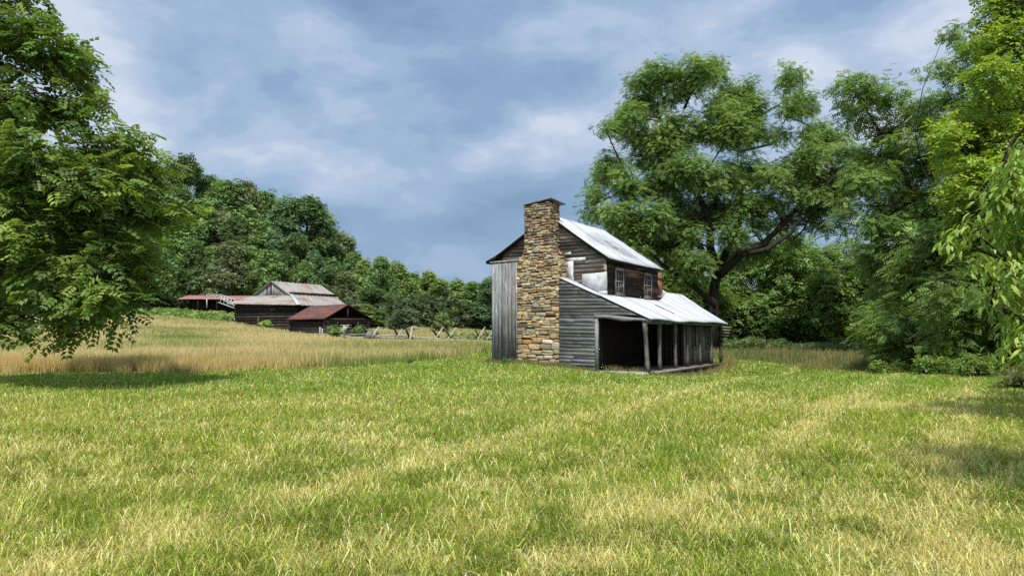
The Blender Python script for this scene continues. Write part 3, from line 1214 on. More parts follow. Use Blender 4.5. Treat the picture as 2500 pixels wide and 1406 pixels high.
# skirt roof: front slope and side slope
oh = .75
zi = fV(660, 721, 1.9)[2]


def sk_front(s, t):
    a0, a1 = (g0[0] - .5, 1.85, zi), (g1[0] + .1, 1.85, zi)
    b0, b1 = fV(552, 741, -oh), fV(729, 744.5, -oh)
    p0 = np.array(a0) * (1 - s) + np.array(a1) * s
    p1 = np.array(b0) * (1 - s) + np.array(b1) * s
    return p0 * (1 - t) + p1 * t


b1 = fV(729, 744.5, -oh)
far_e = fU(851, 742, b1[0])
far_t = fU(822, 726, g1[0] + .1)


def sk_side(s, t):
    a0, a1 = (g1[0] + .1, 1.85, zi), (g1[0] + .1, far_t[1], zi)
    p0 = np.array(a0) * (1 - s) + np.array(a1) * s
    p1 = np.array(b1) * (1 - s) + np.array((b1[0], far_e[1], b1[2])) * s
    return p0 * (1 - t) + p1 * t


b0_ = fV(552, 741, -oh)


def sk_left(s, t):
    a0, a1 = (g0[0] - .5, 1.85, zi), (g0[0] - .5, far_t[1], zi)
    p0 = np.array(a0) * (1 - s) + np.array(a1) * s
    p1 = np.array(b0_) * (1 - s) + np.array((b0_[0], far_e[1], b0_[2])) * s
    return p0 * (1 - t) + p1 * t


roof_grid('lower_roof', sk_front, 60, 4, M['rust_mixed'], barn, amp=.03, per=.7)
roof_grid('lower_roof', sk_side, 60, 4, M['rust_mixed'], barn, amp=.03, per=.7)
roof_grid('lower_roof', sk_left, 60, 4, M['rust_mixed'], barn, amp=.03, per=.7)
mb = MB()
a = np.array((g1[0] + .1, 1.85, zi + .06))
mb.bar(a, np.array(b1) + (0, 0, .07), .55, .03, (1, 1, 1))
mb.build('hip_flashing', M['sheet'], barn)
mb = MB()
mb.bar((g0[0] - .5, 1.85, zi + .06), np.array(b0_) + (0, 0, .07), .35, .03, (1, 1, 1))
mb.build('hip_flashing', M['sheet'], barn)


def up_right(s, t):
    return (ga[0] + (g1[0] + .15 - ga[0]) * t, 1.6 + (gl_ - 1.2) * s, ga[2] + (g1[2] - .02 - ga[2]) * t)


def up_left(s, t):
    return (ga[0] + (g0[0] - .15 - ga[0]) * t, 1.6 + (gl_ - 1.2) * s, ga[2] + (g0[2] - .02 - ga[2]) * t)


roof_grid('upper_roof', up_right, 60, 4, M['rust_mixed'], barn, amp=.03, per=.7)
roof_grid('upper_roof', up_left, 60, 4, M['rust_mixed'], barn, amp=.03, per=.7)
mb = MB()


def gtop(u):
    if u < ga[0]:
        return ga[2] + (g0[2] - ga[2]) * (ga[0] - u) / (ga[0] - g0[0]) - .1
    return ga[2] + (g1[2] - ga[2]) * (u - ga[0]) / (g1[0] - ga[0]) - .1


u = g0[0] + .2
while u < g1[0] - .2:
    w_ = random.uniform(.2, .3)
    c = tintv(.8, 1.25)
    zb = zi - .4
    if not (ga[0] - 1.35 < u < ga[0] - 1.1 or ga[0] - .45 < u < ga[0] - .2):
        mb.hexa([(u, 1.9, zb), (u + w_ - .03, 1.9, zb), (u + w_ - .03, 1.95, zb), (u, 1.95, zb)],
                [(u, 1.9, gtop(u)), (u + w_ - .03, 1.9, gtop(u + w_)), (u + w_ - .03, 1.95, gtop(u + w_)), (u, 1.95, gtop(u))], c)
    u += w_
mb.build('loft_gable', M['boards_up'], barn)
mb = MB()
mb.box(g0[0], g1[0], 2.1, gl_, zi - .6, zi + .35)
mb.add([(g0[0] + .2, 2.1, zi), (g1[0] - .2, 2.1, zi), (ga[0], 2.1, ga[2] - .15), (g0[0] + .2, gl_, zi), (g1[0] - .2, gl_, zi), (ga[0], gl_, ga[2] - .15)], [(0, 1, 2), (5, 4, 3)])
mb.build('loft_core', M['dark_wood'], barn)

# ------------------------------------------------------------------ small log crib with red roof
so = at(797, 826, 80)
SO = (so[0], so[1], so[2] - .1)
sV, sU = frame_pts(SO, R(45))
crib = empty('log_crib', SO, R(45))
tag(crib, 'small dark log shed with rust red tin roof behind the rail fence', 'shed')
# local x runs along the gable to the right and away, local y runs back (to the left and away)
cw = sV(897, 815, 0)[0]
cl = sU(712, 820, 0)[1]
cze = sU(745, 779, 0)[2]
cap = sV(852, 742, -.5)
mb = MB()
nl = 9
hz = cze - .15
for k in range(nl):
    z0, z1 = k * hz / nl, (k + 1) * hz / nl - .06
    mb.box(-.13, .13, -.35, cl + .2, z0 - .1, z1 - .1, tintv(.6, 1.7), .02)
    mb.box(cw - .13, cw + .13, -.3, cl + .2, z0 - .1, z1 - .1, tintv(.5, 1.2), .02)
    if k not in (5, 6):
        mb.box(-.35, cw + .3, -.13, .13, z0 + .03, z1 + .05, tintv(.8, 2.0), .02)
    else:
        mb.box(-.35, cw * .26, -.13, .13, z0 + .03, z1 + .05, tintv(.8, 2.0), .02)
        mb.box(cw * .72, cw + .3, -.13, .13, z0 + .03, z1 + .05, tintv(.8, 1.6), .02)
    mb.box(-.3, cw + .3, cl - .1, cl + .13, z0, z1, tintv(.5, 1.0), .02)
    for x in (cw * .24, cw * .74):
        mb.box(x - .1, x + .1, -.22, .3, z0 + .05, z1 + .07, tintv(1.0, 2.4), .02)
mb.box(.1, cw - .1, 1.6, cl - .1, 0, hz, (.3, .3, .3))
mb.bar((cap[0], -.3, cap[2] - .2), (cap[0], -.25, hz + .1), .1, .1, (1.8, 1.7, 1.6))
mb.bar((-.3, -.2, hz + .1), (cw + .4, -.2, hz + .1), .18, .2, (1.5, 1.4, 1.3))
mb.build('log_wall', M['log'], crib)
mb = MB()
mb.box(cw * .30, cw * .58, -.2, -.15, hz * .60, hz * .635)
mb.box(cw * .30, cw * .58, -.2, -.15, hz * .72, hz * .755)
mb.build('pale_board', plain('pale_wood', (.55, .50, .33), .8, .2, .2), crib)
cel = sU(697, 777.5, -1.0)
cer = sV(909, 778, -.5)
ceL = sV(791.5, 777.5, -.5)
cback = sU(757, 744, cap[0])[1]


def cr_left(s, t):
    return (cap[0] + (ceL[0] - cap[0]) * t, -.5 + (cback + .5) * s, cap[2] + (ceL[2] - cap[2]) * t)


def cr_right(s, t):
    return (cap[0] + (cer[0] - cap[0]) * t, -.5 + (cback + .5) * s, cap[2] + (cer[2] - cap[2]) * t)


roof_grid('roof', cr_left, 50, 4, M['rust_red'], crib, amp=.025, per=.6, th=.05)
roof_grid('roof', cr_right, 50, 4, M['rust_red'], crib, amp=.025, per=.6, th=.05)
mb = MB()
mb.bar((cap[0], -.42, cap[2] - .1), (ceL[0], -.42, ceL[2] - .1), .08, .16, (1.2, 1.2, 1.2))
mb.bar((cap[0], -.42, cap[2] - .1), (cer[0], -.42, cer[2] - .1), .08, .16, (1.2, 1.2, 1.2))
for v in np.linspace(.1, cback - .3, 7):
    mb.bar((cap[0], v, cap[2] - .15), (ceL[0] + .1, v, ceL[2] - .12), .1, .12)
    mb.bar((cap[0], v, cap[2] - .15), (cer[0] - .1, v, cer[2] - .12), .1, .12)
mb.build('rafter', M['dark_wood'], crib)

# ------------------------------------------------------------------ long open shed far left, with white cattle chute
lo_ = at(436, 745, 122)
LO = (lo_[0], lo_[1], gz(lo_[0], lo_[1]))
lsh = empty('open_shed', LO, R(-4))
tag(lsh, 'long low open shed with flat red roof at the wood edge, left of the barn', 'shed')
zt_, zb_ = at(436, 718, 122)[2] - LO[2], at(436, 729, 121)[2] - LO[2]


def ls_roof(s, t):
    return (17 * s, 3.4 - 4.0 * t, zt_ + (zb_ - zt_) * t - .12 * s * 1.5)


roof_grid('roof', ls_roof, 60, 3, plain('dull_red_tin', (.36, .17, .155), .75, .2, .2, 1.2), lsh, amp=.02, per=.8, th=.06)
mb = MB()
for k in range(6):
    x = .3 + k * 3.2
    mb.bar((x, -.4, -.4), (x, -.4, zb_ - .15), .16, .16)
    mb.bar((x, 3.2, -.4), (x, 3.2, zt_ - .15), .16, .16)
mb.box(.2, 16.5, 3.25, 3.35, -.4, zt_ - .2, (.5, .5, .5))
mb.build('frame', M['dark_wood'], lsh)

co = at(505, 745, 100)
CO = (co[0], co[1], gz(co[0], co[1]))
chute = empty('cattle_chute', CO)
tag(chute, 'white painted steel rail chute sloping down to the barn corner', 'chute')


def cpt(px, py, Y=100):
    p = at(px, py, Y)
    return (p[0] - CO[0], p[1] - CO[1], p[2] - CO[2])


mb = MB()
for Y in (100, 101.2):
    for py in (718.5, 722.5, 727.5):
        mb.bar(cpt(505, py, Y), cpt(538, py + (.5 if py < 725 else 1), Y), .09, .09)
    for px in (505, 513, 521, 529, 538):
        mb.bar(cpt(px, 718, Y), cpt(px, 728, Y), .09, .09)
    mb.bar(cpt(505, 728, Y), cpt(505, 752, Y), .1, .1, (.5, .5, .5))
for (a, b) in (((538, 719), (577, 733)), ((538, 725), (577, 742)), ((537, 728), (577, 748)), ((533, 738), (577, 754))):
    mb.bar(cpt(*a, 100), cpt(*b, 98.5), .1, .1)
for px in (541, 549, 557, 565, 573):
    q_ = (px - 538) / 39
    mb.bar(cpt(px, 720 + 14 * q_, 100 - 1.5 * q_), cpt(px - 3, 738 + 15 * q_, 100 - 1.5 * q_), .09, .09)
mb.build('rails', M['rail_white'], chute)

# ------------------------------------------------------------------ distant house
fo = at(1043, 800, 172)
FO = (fo[0], fo[1], fo[2] - 1.0)
fh = empty('distant_house', FO, R(10))
tag(fh, 'distant taupe house gable with white trim glimpsed between the shrubs', 'house')
s_ = 172 / FPX
mb = MB()
hw, hh, rg = 22 * s_, 26 * s_ + 1, 36 * s_ + 1
mb.add([(-hw, 0, -1), (hw, 0, -1), (hw, 0, hh), (0, 0, rg), (-hw, 0, hh), (-hw, 9, -1), (hw, 9, -1), (hw, 9, hh), (0, 9, rg), (-hw, 9, hh)],
       [(0, 1, 2, 3, 4), (9, 8, 7, 6, 5), (0, 5, 6, 1), (1, 6, 7, 2), (4, 9, 5, 0)])
mb.build('wall', M['shingle'], fh)
mb = MB()
mb.bar((0, -.15, rg + .15), (hw + .5, -.15, hh - .1), .2, .35)
mb.bar((0, -.15, rg + .15), (-hw - .5, -.15, hh - .1), .2, .35)
mb.build('gable_trim', M['trim'], fh)
mb = MB()
mb.hexa([(-hw - .5, -.3, hh), (0, -.3, rg + .2), (0, 9.3, rg + .2), (-hw - .5, 9.3, hh)], [(-hw - .5, -.3, hh + .1), (0, -.3, rg + .35), (0, 9.3, rg + .35), (-hw - .5, 9.3, hh + .1)])
mb.hexa([(0, -.3, rg + .2), (hw + .5, -.3, hh), (hw + .5, 9.3, hh), (0, 9.3, rg + .2)], [(0, -.3, rg + .35), (hw + .5, -.3, hh + .1), (hw + .5, 9.3, hh + .1), (0, 9.3, rg + .35)])
mb.build('roof', M['shingle'], fh)
mb = MB()
mb.box(hw - .9, hw - .55, -.2, -.02, 1.2, 1.9)
mb.build('porch_light', M['trim'], fh)

# ------------------------------------------------------------------ rail fence
fe = at(900, 832, 72)
FE = (fe[0], fe[1], gz(fe[0], fe[1]))
fence = empty('split_rail_fence', FE)
tag(fence, 'grey split rail fence with crossed leaning stakes, between crib and farmhouse', 'fence')


def c4(x, y, Y):
    p = at(780 + x / 5.435, 740 + y / 5.435, Y)
    return np.array(p) - np.array(FE)


def stake(a, b, Y0, Y1, r=.09, tint=1.0, name='stake'):
    p, q_ = c4(*a, Y0), c4(*b, Y1)
    mb = MB()
    d = q_ - p
    mb.tube([p, p + d * .5 + np.array((random.uniform(-.02, .02), 0, random.uniform(-.02, .02))), q_ + d * .12], [r * .8, r, r], 6, (tint, tint, tint), .12)
    return mb.build(name, M['rail'], fence)


DK, LT = .22, 1.15
stake((325, 290), (328, 470), 72, 72, .10, LT)
stake((385, 285), (295, 365), 72.6, 71.4, .07, 1.0)
stake((385, 300), (340, 350), 72.6, 71.6, .06, 1.0)
for (a, b, t, r) in (((545, 290), (700, 450), DK, .09), ((790, 320), (650, 500), LT, .12), ((980, 315), (1050, 455), DK, .11), ((1095, 340), (1040, 450), .9, .08),
                     ((1150, 345), (1200, 470), DK, .11), ((1230, 310), (1200, 490), LT, .09), ((1490, 350), (1575, 440), DK, .10), ((1640, 320), (1520, 500), LT, .08),
                     ((1650, 330), (1735, 445), .45, .08), ((1815, 325), (1700, 480), LT, .08), ((2060, 345), (2115, 440), .35, .07), ((2195, 320), (2090, 490), LT, .08),
                     ((2190, 360), (2245, 435), .4, .07), ((2300, 380), (2220, 478), LT, .07)):
    front = t > .6
    stake(a, b, 73.3 if front else 70.8, 71.6 if front else 72.8, r, t)
for (a, b, ya, yb) in (((325, 420), (640, 408), 72, 72.6), ((330, 455), (640, 452), 72, 72.6), ((690, 432), (1100, 428), 72.6, 71.5), ((690, 455), (1080, 462), 72.6, 71.5),
                       ((1030, 432), (1230, 470), 71.5, 72.6), ((1190, 450), (1560, 468), 72.6, 71.5), ((1190, 490), (1560, 492), 72.6, 71.5), ((1520, 480), (1740, 440), 71.5, 72.6),
                       ((1700, 440), (1930, 468), 72.6, 71.6), ((1700, 478), (1950, 462), 72.6, 71.6), ((1850, 455), (2130, 476), 71.6, 72.5), ((2080, 440), (2330, 468), 72.5, 71.5), ((2100, 478), (2330, 460), 72.5, 71.5),
                       ((640, 400), (860, 470), 72.6, 71.5)):
    stake(a, b, ya, yb, .08, random.uniform(.6, 1.0), 'rail')
mb = MB()
p = c4(650, 400, 71.4)
mb.add([p + np.array(v_) for v_ in ((-.5, 0, -.5), (.1, 0, -.7), (.5, 0, .05), (0, 0, .35), (-.5, .08, -.5), (.1, .08, -.7), (.5, .08, .05), (0, .08, .35))],
       [(0, 1, 2, 3), (7, 6, 5, 4), (0, 4, 5, 1), (1, 5, 6, 2), (2, 6, 7, 3), (3, 7, 4, 0)], (.55, .55, .55))
mb.build('leaning_board', M['rail'], fence)
fp = at(781, 820, 77)
fence2 = empty('short_rail_fence', (fp[0], fp[1], gz(fp[0], fp[1])))
tag(fence2, 'two upright posts with one rail in front of the log crib wall', 'fence')
for dx, h in ((0, .95), (.24, .8)):
    mb = MB()
    mb.bar((dx, 0, -.2), (dx, 0, h + .1), .12, .12, (1.1, 1.1, 1.1))
    mb.build('post', M['rail'], fence2)
mb = MB()
mb.bar((-.4, -.1, .33), (1.5, -.1, .3), .08, .12, (.9, .9, .9))
mb.build('rail', M['rail'], fence2)

# ------------------------------------------------------------------ rubble heap
hp = at(975, 792, 118)
heap = MB()
for k in range(26):
    x = random.gauss(0, 1.3)
    z = max(0, 1.3 - abs(x) * .7) * random.random()
    heap.box(x - .3, x + .3, -.3, .3, z - .1, z + random.uniform(.1, .35), tintv(.7, 1.2), .12)
heap = heap.build('rock_pile', M['rubble'])
heap.location = (hp[0], hp[1], gz(hp[0], hp[1]) + .1)
tag(heap, 'pale pile of broken rock under the round dark shrub beyond the fence', 'rock pile')

# ------------------------------------------------------------------ foliage
def pinnate(pairs=6, leaf_l=.30, leaf_w=.10, droop=.12):
    """compound leaf of unit length along +x, normal +z; returns verts (k,4,3)"""
    Q = []
    for i in range(pairs):
        t = .16 + .78 * i / (pairs - 1)
        ll = leaf_l * (1 - .35 * abs(t - .5) * 1.2)
        for s in (-1, 1):
            base = np.array((t, 0, -droop * t * t))
            d = np.array((.42, s * .9, -.18))
            d /= np.linalg.norm(d)
            sd = np.array((.9, -s * .42, 0))
            Q.append([base, base + d * ll * .45 + sd * leaf_w / 2, base + d * ll + np.array((.03, 0, -.05)), base + d * ll * .45 - sd * leaf_w / 2])
    base = np.array((.95, 0, -droop))
    Q.append([base, base + (.12, .05, 0), base + (.28, 0, -.06), base + (.12, -.05, 0)])
    return np.array(Q)


def simple(n=1, w_=.42):
    """single leaf folded into two quads? kept as one pointed quad"""
    return np.array([[(0, 0, 0), (.45, w_ / 2, .05), (1, 0, -.12), (.45, -w_ / 2, .05)]])


def clump(n=5, w_=.5):
    r = np.random.default_rng(3)
    Q = []
    for k in range(n):
        a = 2 * math.pi * k / n + r.uniform(-.3, .3)
        t = r.uniform(-.5, .3)
        d = np.array((math.cos(a) * math.cos(t), math.sin(a) * math.cos(t), math.sin(t)))
        s = np.array((-math.sin(a), math.cos(a), r.uniform(-.4, .4)))
        b = d * .15
        Q.append([b, b + d * .4 + s * w_ / 2, b + d * .85, b + d * .4 - s * w_ / 2])
    return np.array(Q)


def long_leaf():
    Q = []
    a, b = np.array((0, 0, 0.)), np.array((.33, 0, .03))
    pts = [(0, 0, 0, .02), (.3, 0, .02, .13), (.65, 0, -.10, .14), (1.0, 0, -.38, .01)]
    for i in range(3):
        p, q_ = pts[i], pts[i + 1]
        Q.append([(p[0], -p[3], p[2]), (q_[0], -q_[3], q_[2]), (q_[0], q_[3], q_[2]), (p[0], p[3], p[2])])
    return np.array(Q)


def norm(a):
    return a / np.maximum(np.linalg.norm(a, axis=-1, keepdims=True), 1e-6)


def place_leaves(tpl, pos, dirs, ups, size):
    X = norm(dirs)
    Yv = norm(np.cross(ups, X))
    Z = np.cross(X, Yv)
    T = np.array(tpl).reshape(-1, 3)
    N = len(pos)
    out = (T[None, :, 0:1] * X[:, None, :] + T[None, :, 1:2] * Yv[:, None, :] + T[None, :, 2:3] * Z[:, None, :]) * size[:, None, None] + pos[:, None, :]
    return out.reshape(-1, 3)


def lobes_to_leaves(r, lobes, sprays_per_m2, per_spray, tpl, size, palette, spread=.5, droop=.35, shell=.55, org=(0, 0, 0), tint_var=.25, flat=.75):
    """lobes: (x,y,z, rx,ry,rz). returns verts, colours"""
    P, D, U, C, S = [], [], [], [], []
    pal = np.array(palette)
    for lb in lobes:
        c, rd = np.array(lb[:3]), np.array(lb[3:6])
        area = 4 * math.pi * (np.prod(rd) ** (2 / 3))
        n = max(3, int(area * sprays_per_m2))
        d = norm(r.normal(size=(n, 3)))
        rr = shell + (1 - shell) * r.random((n, 1)) ** .7
        # uneven outline: radius wobbles by direction
        wob = 1 + .22 * np.sin(d[:, :1] * 5 + c[0]) * np.cos(d[:, 2:3] * 4 + c[2] * 2) + np.clip(r.normal(scale=.09, size=(n, 1)), -.15, .15)
        sp = c + d * rd * rr * wob
        stint = r.integers(0, len(pal), n)
        sbr = 1 + r.normal(scale=tint_var * .6, size=n)
        m = per_spray
        pos = sp[:, None, :] + np.clip(r.normal(size=(n, m, 3)), -1.6, 1.6) * spread * np.array((1, 1, flat))
        dr = norm(d[:, None, :] * .8 + r.normal(scale=.65, size=(n, m, 3)))
        dr[..., 2] = dr[..., 2] * .45 - droop
        up = np.array((0, 0, 1.0)) + r.normal(scale=.35, size=(n, m, 3)) + d[:, None, :] * .25
        P.append(pos.reshape(-1, 3))
        D.append(dr.reshape(-1, 3))
        U.append(up.reshape(-1, 3))
        cc = pal[stint][:, None, :] * np.clip(sbr, .5, 1.6)[:, None, None] * (1 + r.normal(scale=tint_var * .5, size=(n, m, 1)))
        C.append(np.clip(cc, .004, 1).reshape(-1, 3))
        S.append((size * r.uniform(.7, 1.2, size=(n, m))).ravel())
    P, D, U, C, S = map(np.concatenate, (P, D, U, C, S))
    V = place_leaves(tpl, P, D, U, S) - np.array(org)
    C = np.repeat(C, np.array(tpl).reshape(-1, 3).shape[0], axis=0)
    return V, C


LEAFGAIN = {'far_leaves': 3.6, 'leaves': 2.0}


def leaf_object(name, V, C, mat, parent=None):
    n = len(V) // 4
    C = C * LEAFGAIN.get(mat.name, 1.0)
    C = np.clip(C * .86 + C.mean(axis=1, keepdims=True) * np.array((.15, .14, .12)), .003, .8)
    return np_mesh(name, V, np.arange(len(V)), np.full(n, 4), mat, parent, C)


def limb_path(p, q_, bend=.12, n=6):
    p, q_ = np.array(p, float), np.array(q_, float)
    L = np.linalg.norm(q_ - p)
    off = rng.normal(size=3) * L * bend
    off[2] = abs(off[2]) * .5
    return [p + (q_ - p) * t + off * math.sin(math.pi * t) for t in np.linspace(0, 1, n)]


PAL_MID = [(.085, .15, .032), (.115, .185, .042), (.07, .125, .03), (.15, .215, .055)]
PAL_DARK = [(.070, .120, .020), (.090, .148, .024), (.056, .098, .018), (.112, .172, .028)]
PAL_YEL = [(.13, .20, .018), (.17, .24, .022), (.10, .17, .02), (.22, .28, .03)]
PAL_WARM = [(.075, .12, .020), (.10, .15, .022), (.055, .09, .018), (.14, .19, .030)]
PAL_OLIVE = [(.05, .07, .022), (.065, .085, .028), (.04, .055, .02)]


def px_lobes(lst, Y, dY, r, sq=1.0):
    out = []
    for l in lst:
        px, py, pr = l[:3]
        k = Y / FPX
        y = Y + r.uniform(-dY, dY) if len(l) < 4 else Y + l[3]
        c = at(px, py, y)
        out.append((c[0], c[1], c[2], pr * k, pr * k * 1.1, pr * k * sq))
    return out


def big_tree(name, label, cat, base, trunk_paths, lobes, tpl, size, dens, per, pal, spread, seed, droop=.35, twigs=True, group=None, mat='leaf', shell=.55, r0=.35, tv=.25):
    r = np.random.default_rng(seed)
    root = empty(name, base)
    tag(root, label, cat, group)
    b = np.array(base)
    V, C = lobes_to_leaves(r, lobes, dens, per, tpl, size, pal, spread, droop, shell, org=base, tint_var=tv)
    leaf_object('crown', V, C, M[mat], root)
    mb = MB()
    for pts, rad in trunk_paths:
        mb.tube([np.array(p) - b for p in pts], rad, 8, (1, 1, 1), .05)
    if twigs:
        nodes = [np.array(p) for pts, rad in trunk_paths for p in pts[1:]]
        for lb in lobes:
            c = np.array(lb[:3])
            j = min(range(len(nodes)), key=lambda i: np.linalg.norm(nodes[i] - c) + (3 if nodes[i][2] > c[2] + .5 else 0))
            L = np.linalg.norm(nodes[j] - c)
            if L < .2:
                continue
            pts = limb_path(nodes[j], c)
            ra = min(.014 * L + .012, r0 * .22)
            mb.tube([p - b for p in pts], np.linspace(ra, ra * .4, len(pts)), 5)
            for k in range(4):
                d = norm(r.normal(size=3)) * np.array(lb[3:6]) * .85
                pts = limb_path(c, c + d, .1, 4)
                mb.tube([p - b for p in pts], np.linspace(ra * .4, ra * .12, len(pts)), 4)
    mb.build('trunk', M['bark'], root, True)
    return root


# the great walnut behind the farmhouse
r = np.random.default_rng(5)
cq = lambda l: [(1400 + a / 2.068, 120 + b / 2.068, c / 2.068) for a, b, c in l]
WY = 58
wl_ = cq([(400, 150, 80), (350, 250, 85), (640, 110, 75), (700, 90, 45), (550, 200, 85), (830, 225, 80), (900, 290, 80), (1090, 150, 65), (1170, 260, 65), (1080, 290, 55), (1040, 430, 50),
          (230, 390, 70), (320, 440, 70), (200, 560, 60), (150, 650, 50), (110, 730, 48), (85, 830, 36), (420, 500, 95), (560, 420, 100), (700, 390, 90), (820, 400, 90), (910, 420, 70),
          (300, 700, 90), (200, 830, 80), (240, 900, 75), (450, 660, 100), (600, 600, 95), (730, 660, 105), (880, 600, 85), (1000, 640, 75), (1130, 610, 80), (1290, 440, 90), (1210, 540, 75),
          (1380, 540, 90), (1300, 680, 85), (1460, 640, 90), (400, 850, 105), (560, 830, 110), (700, 830, 100), (860, 780, 90), (990, 770, 75), (1130, 730, 65), (430, 990, 85), (550, 980, 100),
          (620, 1090, 85), (500, 1060, 60), (800, 930, 80), (940, 880, 50), (340, 940, 80), (1200, 680, 60), (300, 330, 60), (480, 120, 50), (760, 300, 70)])
wl_ = [(a, b, c * .95) for a, b, c in wl_]
for (a, b, c) in list(wl_):
    for k in range(2):
        t_ = r.uniform(0, 6.28)
        wl_.append((a + math.cos(t_) * c * 1.05, b + math.sin(t_) * c * .95, c * r.uniform(.35, .6)))
lob = px_lobes(wl_, WY, 3.2, r, .92) + px_lobes(cq([(1180, 800, 70), (1260, 780, 72), (1350, 770, 62), (1240, 880, 50), (1060, 860, 60), (1110, 960, 45), (820, 1040, 70), (960, 1010, 60)]), WY + 4.5, .5, r, .9)
wt = lambda l, dy=0: [at(1400 + a / 2.068, 120 + b / 2.068, WY + dy) for a, b in l]
wb = at(1743, 850, WY)
wbase = (wb[0], wb[1], gz(wb[0], wb[1]))
paths = [([wbase, at(1742, 760, WY), at(1744, 700, WY), at(1752, 662, WY)], [.52, .42, .40, .36]),
         (wt([(730, 1130), (690, 1000), (690, 860), (640, 760), (560, 640), (520, 560), (508, 440), (450, 370)], -.5), [.36, .32, .28, .24, .2, .17, .13, .07]),
         (wt([(740, 1140), (850, 1030), (960, 985), (1060, 880), (1170, 765), (1260, 700), (1340, 620)], -1), [.34, .29, .24, .19, .15, .11, .06]),
         (wt([(850, 1040), (980, 1010), (1095, 930), (1120, 890), (1280, 760), (1400, 660)], -2.0), [.21, .19, .16, .12, .09, .05]),
         (wt([(690, 900), (720, 760), (670, 620), (760, 480), (870, 385), (960, 330)], 1), [.26, .22, .18, .14, .1, .06]),
         (wt([(740, 1100), (860, 820), (830, 620), (830, 520), (1000, 480), (1080, 340)], 1.5), [.3, .26, .2, .15, .1, .06]),
         (wt([(720, 1300), (600, 1190), (450, 1090), (380, 1010)], -1), [.24, .2, .15, .08]),
         (wt([(560, 300), (590, 230), (640, 150)], -1), [.12, .09, .05]),
         (wt([(735, 1120), (560, 900), (430, 760), (300, 690)], -1.5), [.26, .2, .14, .07])]
big_tree('walnut_tree', 'tall spreading walnut tree with forked dark limbs behind the farmhouse roof', 'tree', wbase, paths, lob, pinnate(4, .42, .21), .40, 2.7, 14, PAL_MID, .42, 21, shell=.2, r0=.5)

# near tree at the left edge, seen through its hanging outer branches
r = np.random.default_rng(8)
LY = 21.0
ll = [(30, 70, 75), (70, 25, 35), (120, 120, 80), (190, 150, 50), (215, 190, 32), (60, 250, 95), (170, 250, 60), (-20, 400, 120), (120, 400, 110), (250, 370, 65), (225, 310, 28), (320, 340, 34), (345, 375, 26),
      (230, 460, 110), (360, 420, 45), (395, 400, 18), (90, 540, 130), (290, 530, 95), (380, 520, 50), (435, 525, 30), (40, 660, 110), (190, 640, 115), (320, 610, 55), (310, 680, 45), (250, 730, 60),
      (150, 740, 55), (40, 740, 55), (160, 790, 24), (185, 765, 24), (245, 780, 28), (310, 750, 28), (60, 775, 24), (15, 790, 22), (140, 810, 14), (-150, 80, 110), (-150, 330, 120), (-150, 560, 120), (-60, -60, 100)]
lob = px_lobes(ll, LY, 1.5, r, .62)
LK = 21 / 16
lb_ = (-13.6 * LK, 22.5, gz(-13.6 * LK, 22.5))
P3 = lambda px, py, y=LY: at(px, py, y)
paths = [([lb_, (-13.5 * LK, 22.4, 2.6), (-13.3 * LK, 22.2, 6.5), (-13.0 * LK, 22, 11), (-12.6 * LK, 21.8, 14)], [.5, .42, .36, .25, .12]),
         ([(-13.4 * LK, 22.3, 4.7), P3(-120, 700), P3(40, 640), P3(200, 640), P3(330, 660)], [.16, .11, .07, .045, .02]),
         ([(-13.4 * LK, 22.3, 4.2), P3(-80, 640), P3(80, 660), P3(140, 730), P3(170, 800)], [.14, .08, .05, .03, .015]),
         ([(-13.3 * LK, 22.2, 6.5), P3(-60, 540), P3(120, 480), P3(280, 500), P3(420, 525)], [.16, .1, .07, .045, .02]),
         ([(-13.2 * LK, 22.1, 7.8), P3(-80, 400), P3(60, 380), P3(200, 380), P3(340, 345)], [.15, .1, .07, .045, .02]),
         ([(-13.0 * LK, 22, 9.8), P3(-60, 260), P3(50, 180), P3(150, 120), P3(200, 140)], [.14, .09, .06, .035, .015]),
         ([(-13.0 * LK, 22, 9.1), P3(-40, 300), P3(60, 250), P3(160, 250)], [.12, .07, .05, .02]),
         ([(-13.3 * LK, 22.2, 5.8), P3(-100, 600), P3(60, 580), P3(220, 560), P3(380, 440)], [.14, .1, .06, .035, .02])]
big_tree('leaning_walnut_tree', 'near tree with feathery compound leaves overhanging the left edge of the meadow', 'tree', lb_, paths, lob, pinnate(4, .42, .25, .22), .46, 3.3, 9, [(.072, .122, .020), (.09, .145, .024), (.056, .10, .018), (.13, .185, .03)], .24, 31, droop=.2, r0=.16, shell=.3)


# right-hand trees
def generic_paths(base, tops, r0):
    b = np.array(base)
    mid = np.mean([np.array(t) for t in tops], axis=0)
    fork = b + (mid - b) * .38
    fork[0:2] = b[0:2] + (mid[0:2] - b[0:2]) * .15
    out = [([b, b + (fork - b) * .5 + (.1, 0, 0), fork], [r0, r0 * .85, r0 * .75])]
    for t in tops:
        out.append((limb_path(fork, t, .1, 6), list(np.linspace(r0 * .6, r0 * .12, 6))))
    return out


def px_tree(name, label, cat, bpx, Y, top_px, lobes_px, tpl, size, dens, per, pal, spread, seed, r0=.35, dY=2.0, sq=.9, group=None, droop=.35, mat='leaf', shell=.5, tv=.25):
    rr = np.random.default_rng(seed)
    x = at(bpx, 800, Y)[0]
    base = (x, Y, gz(x, Y) - .05)
    lob = px_lobes(lobes_px, Y, dY, rr, sq)
    paths = generic_paths(base, [at(p[0], p[1], Y + (p[2] if len(p) > 2 else 0)) for p in top_px], r0)
    return big_tree(name, label, cat, base, paths, lob, tpl, size, dens, per, pal, spread, seed, droop, group=group, mat=mat, shell=shell, r0=r0, tv=tv)


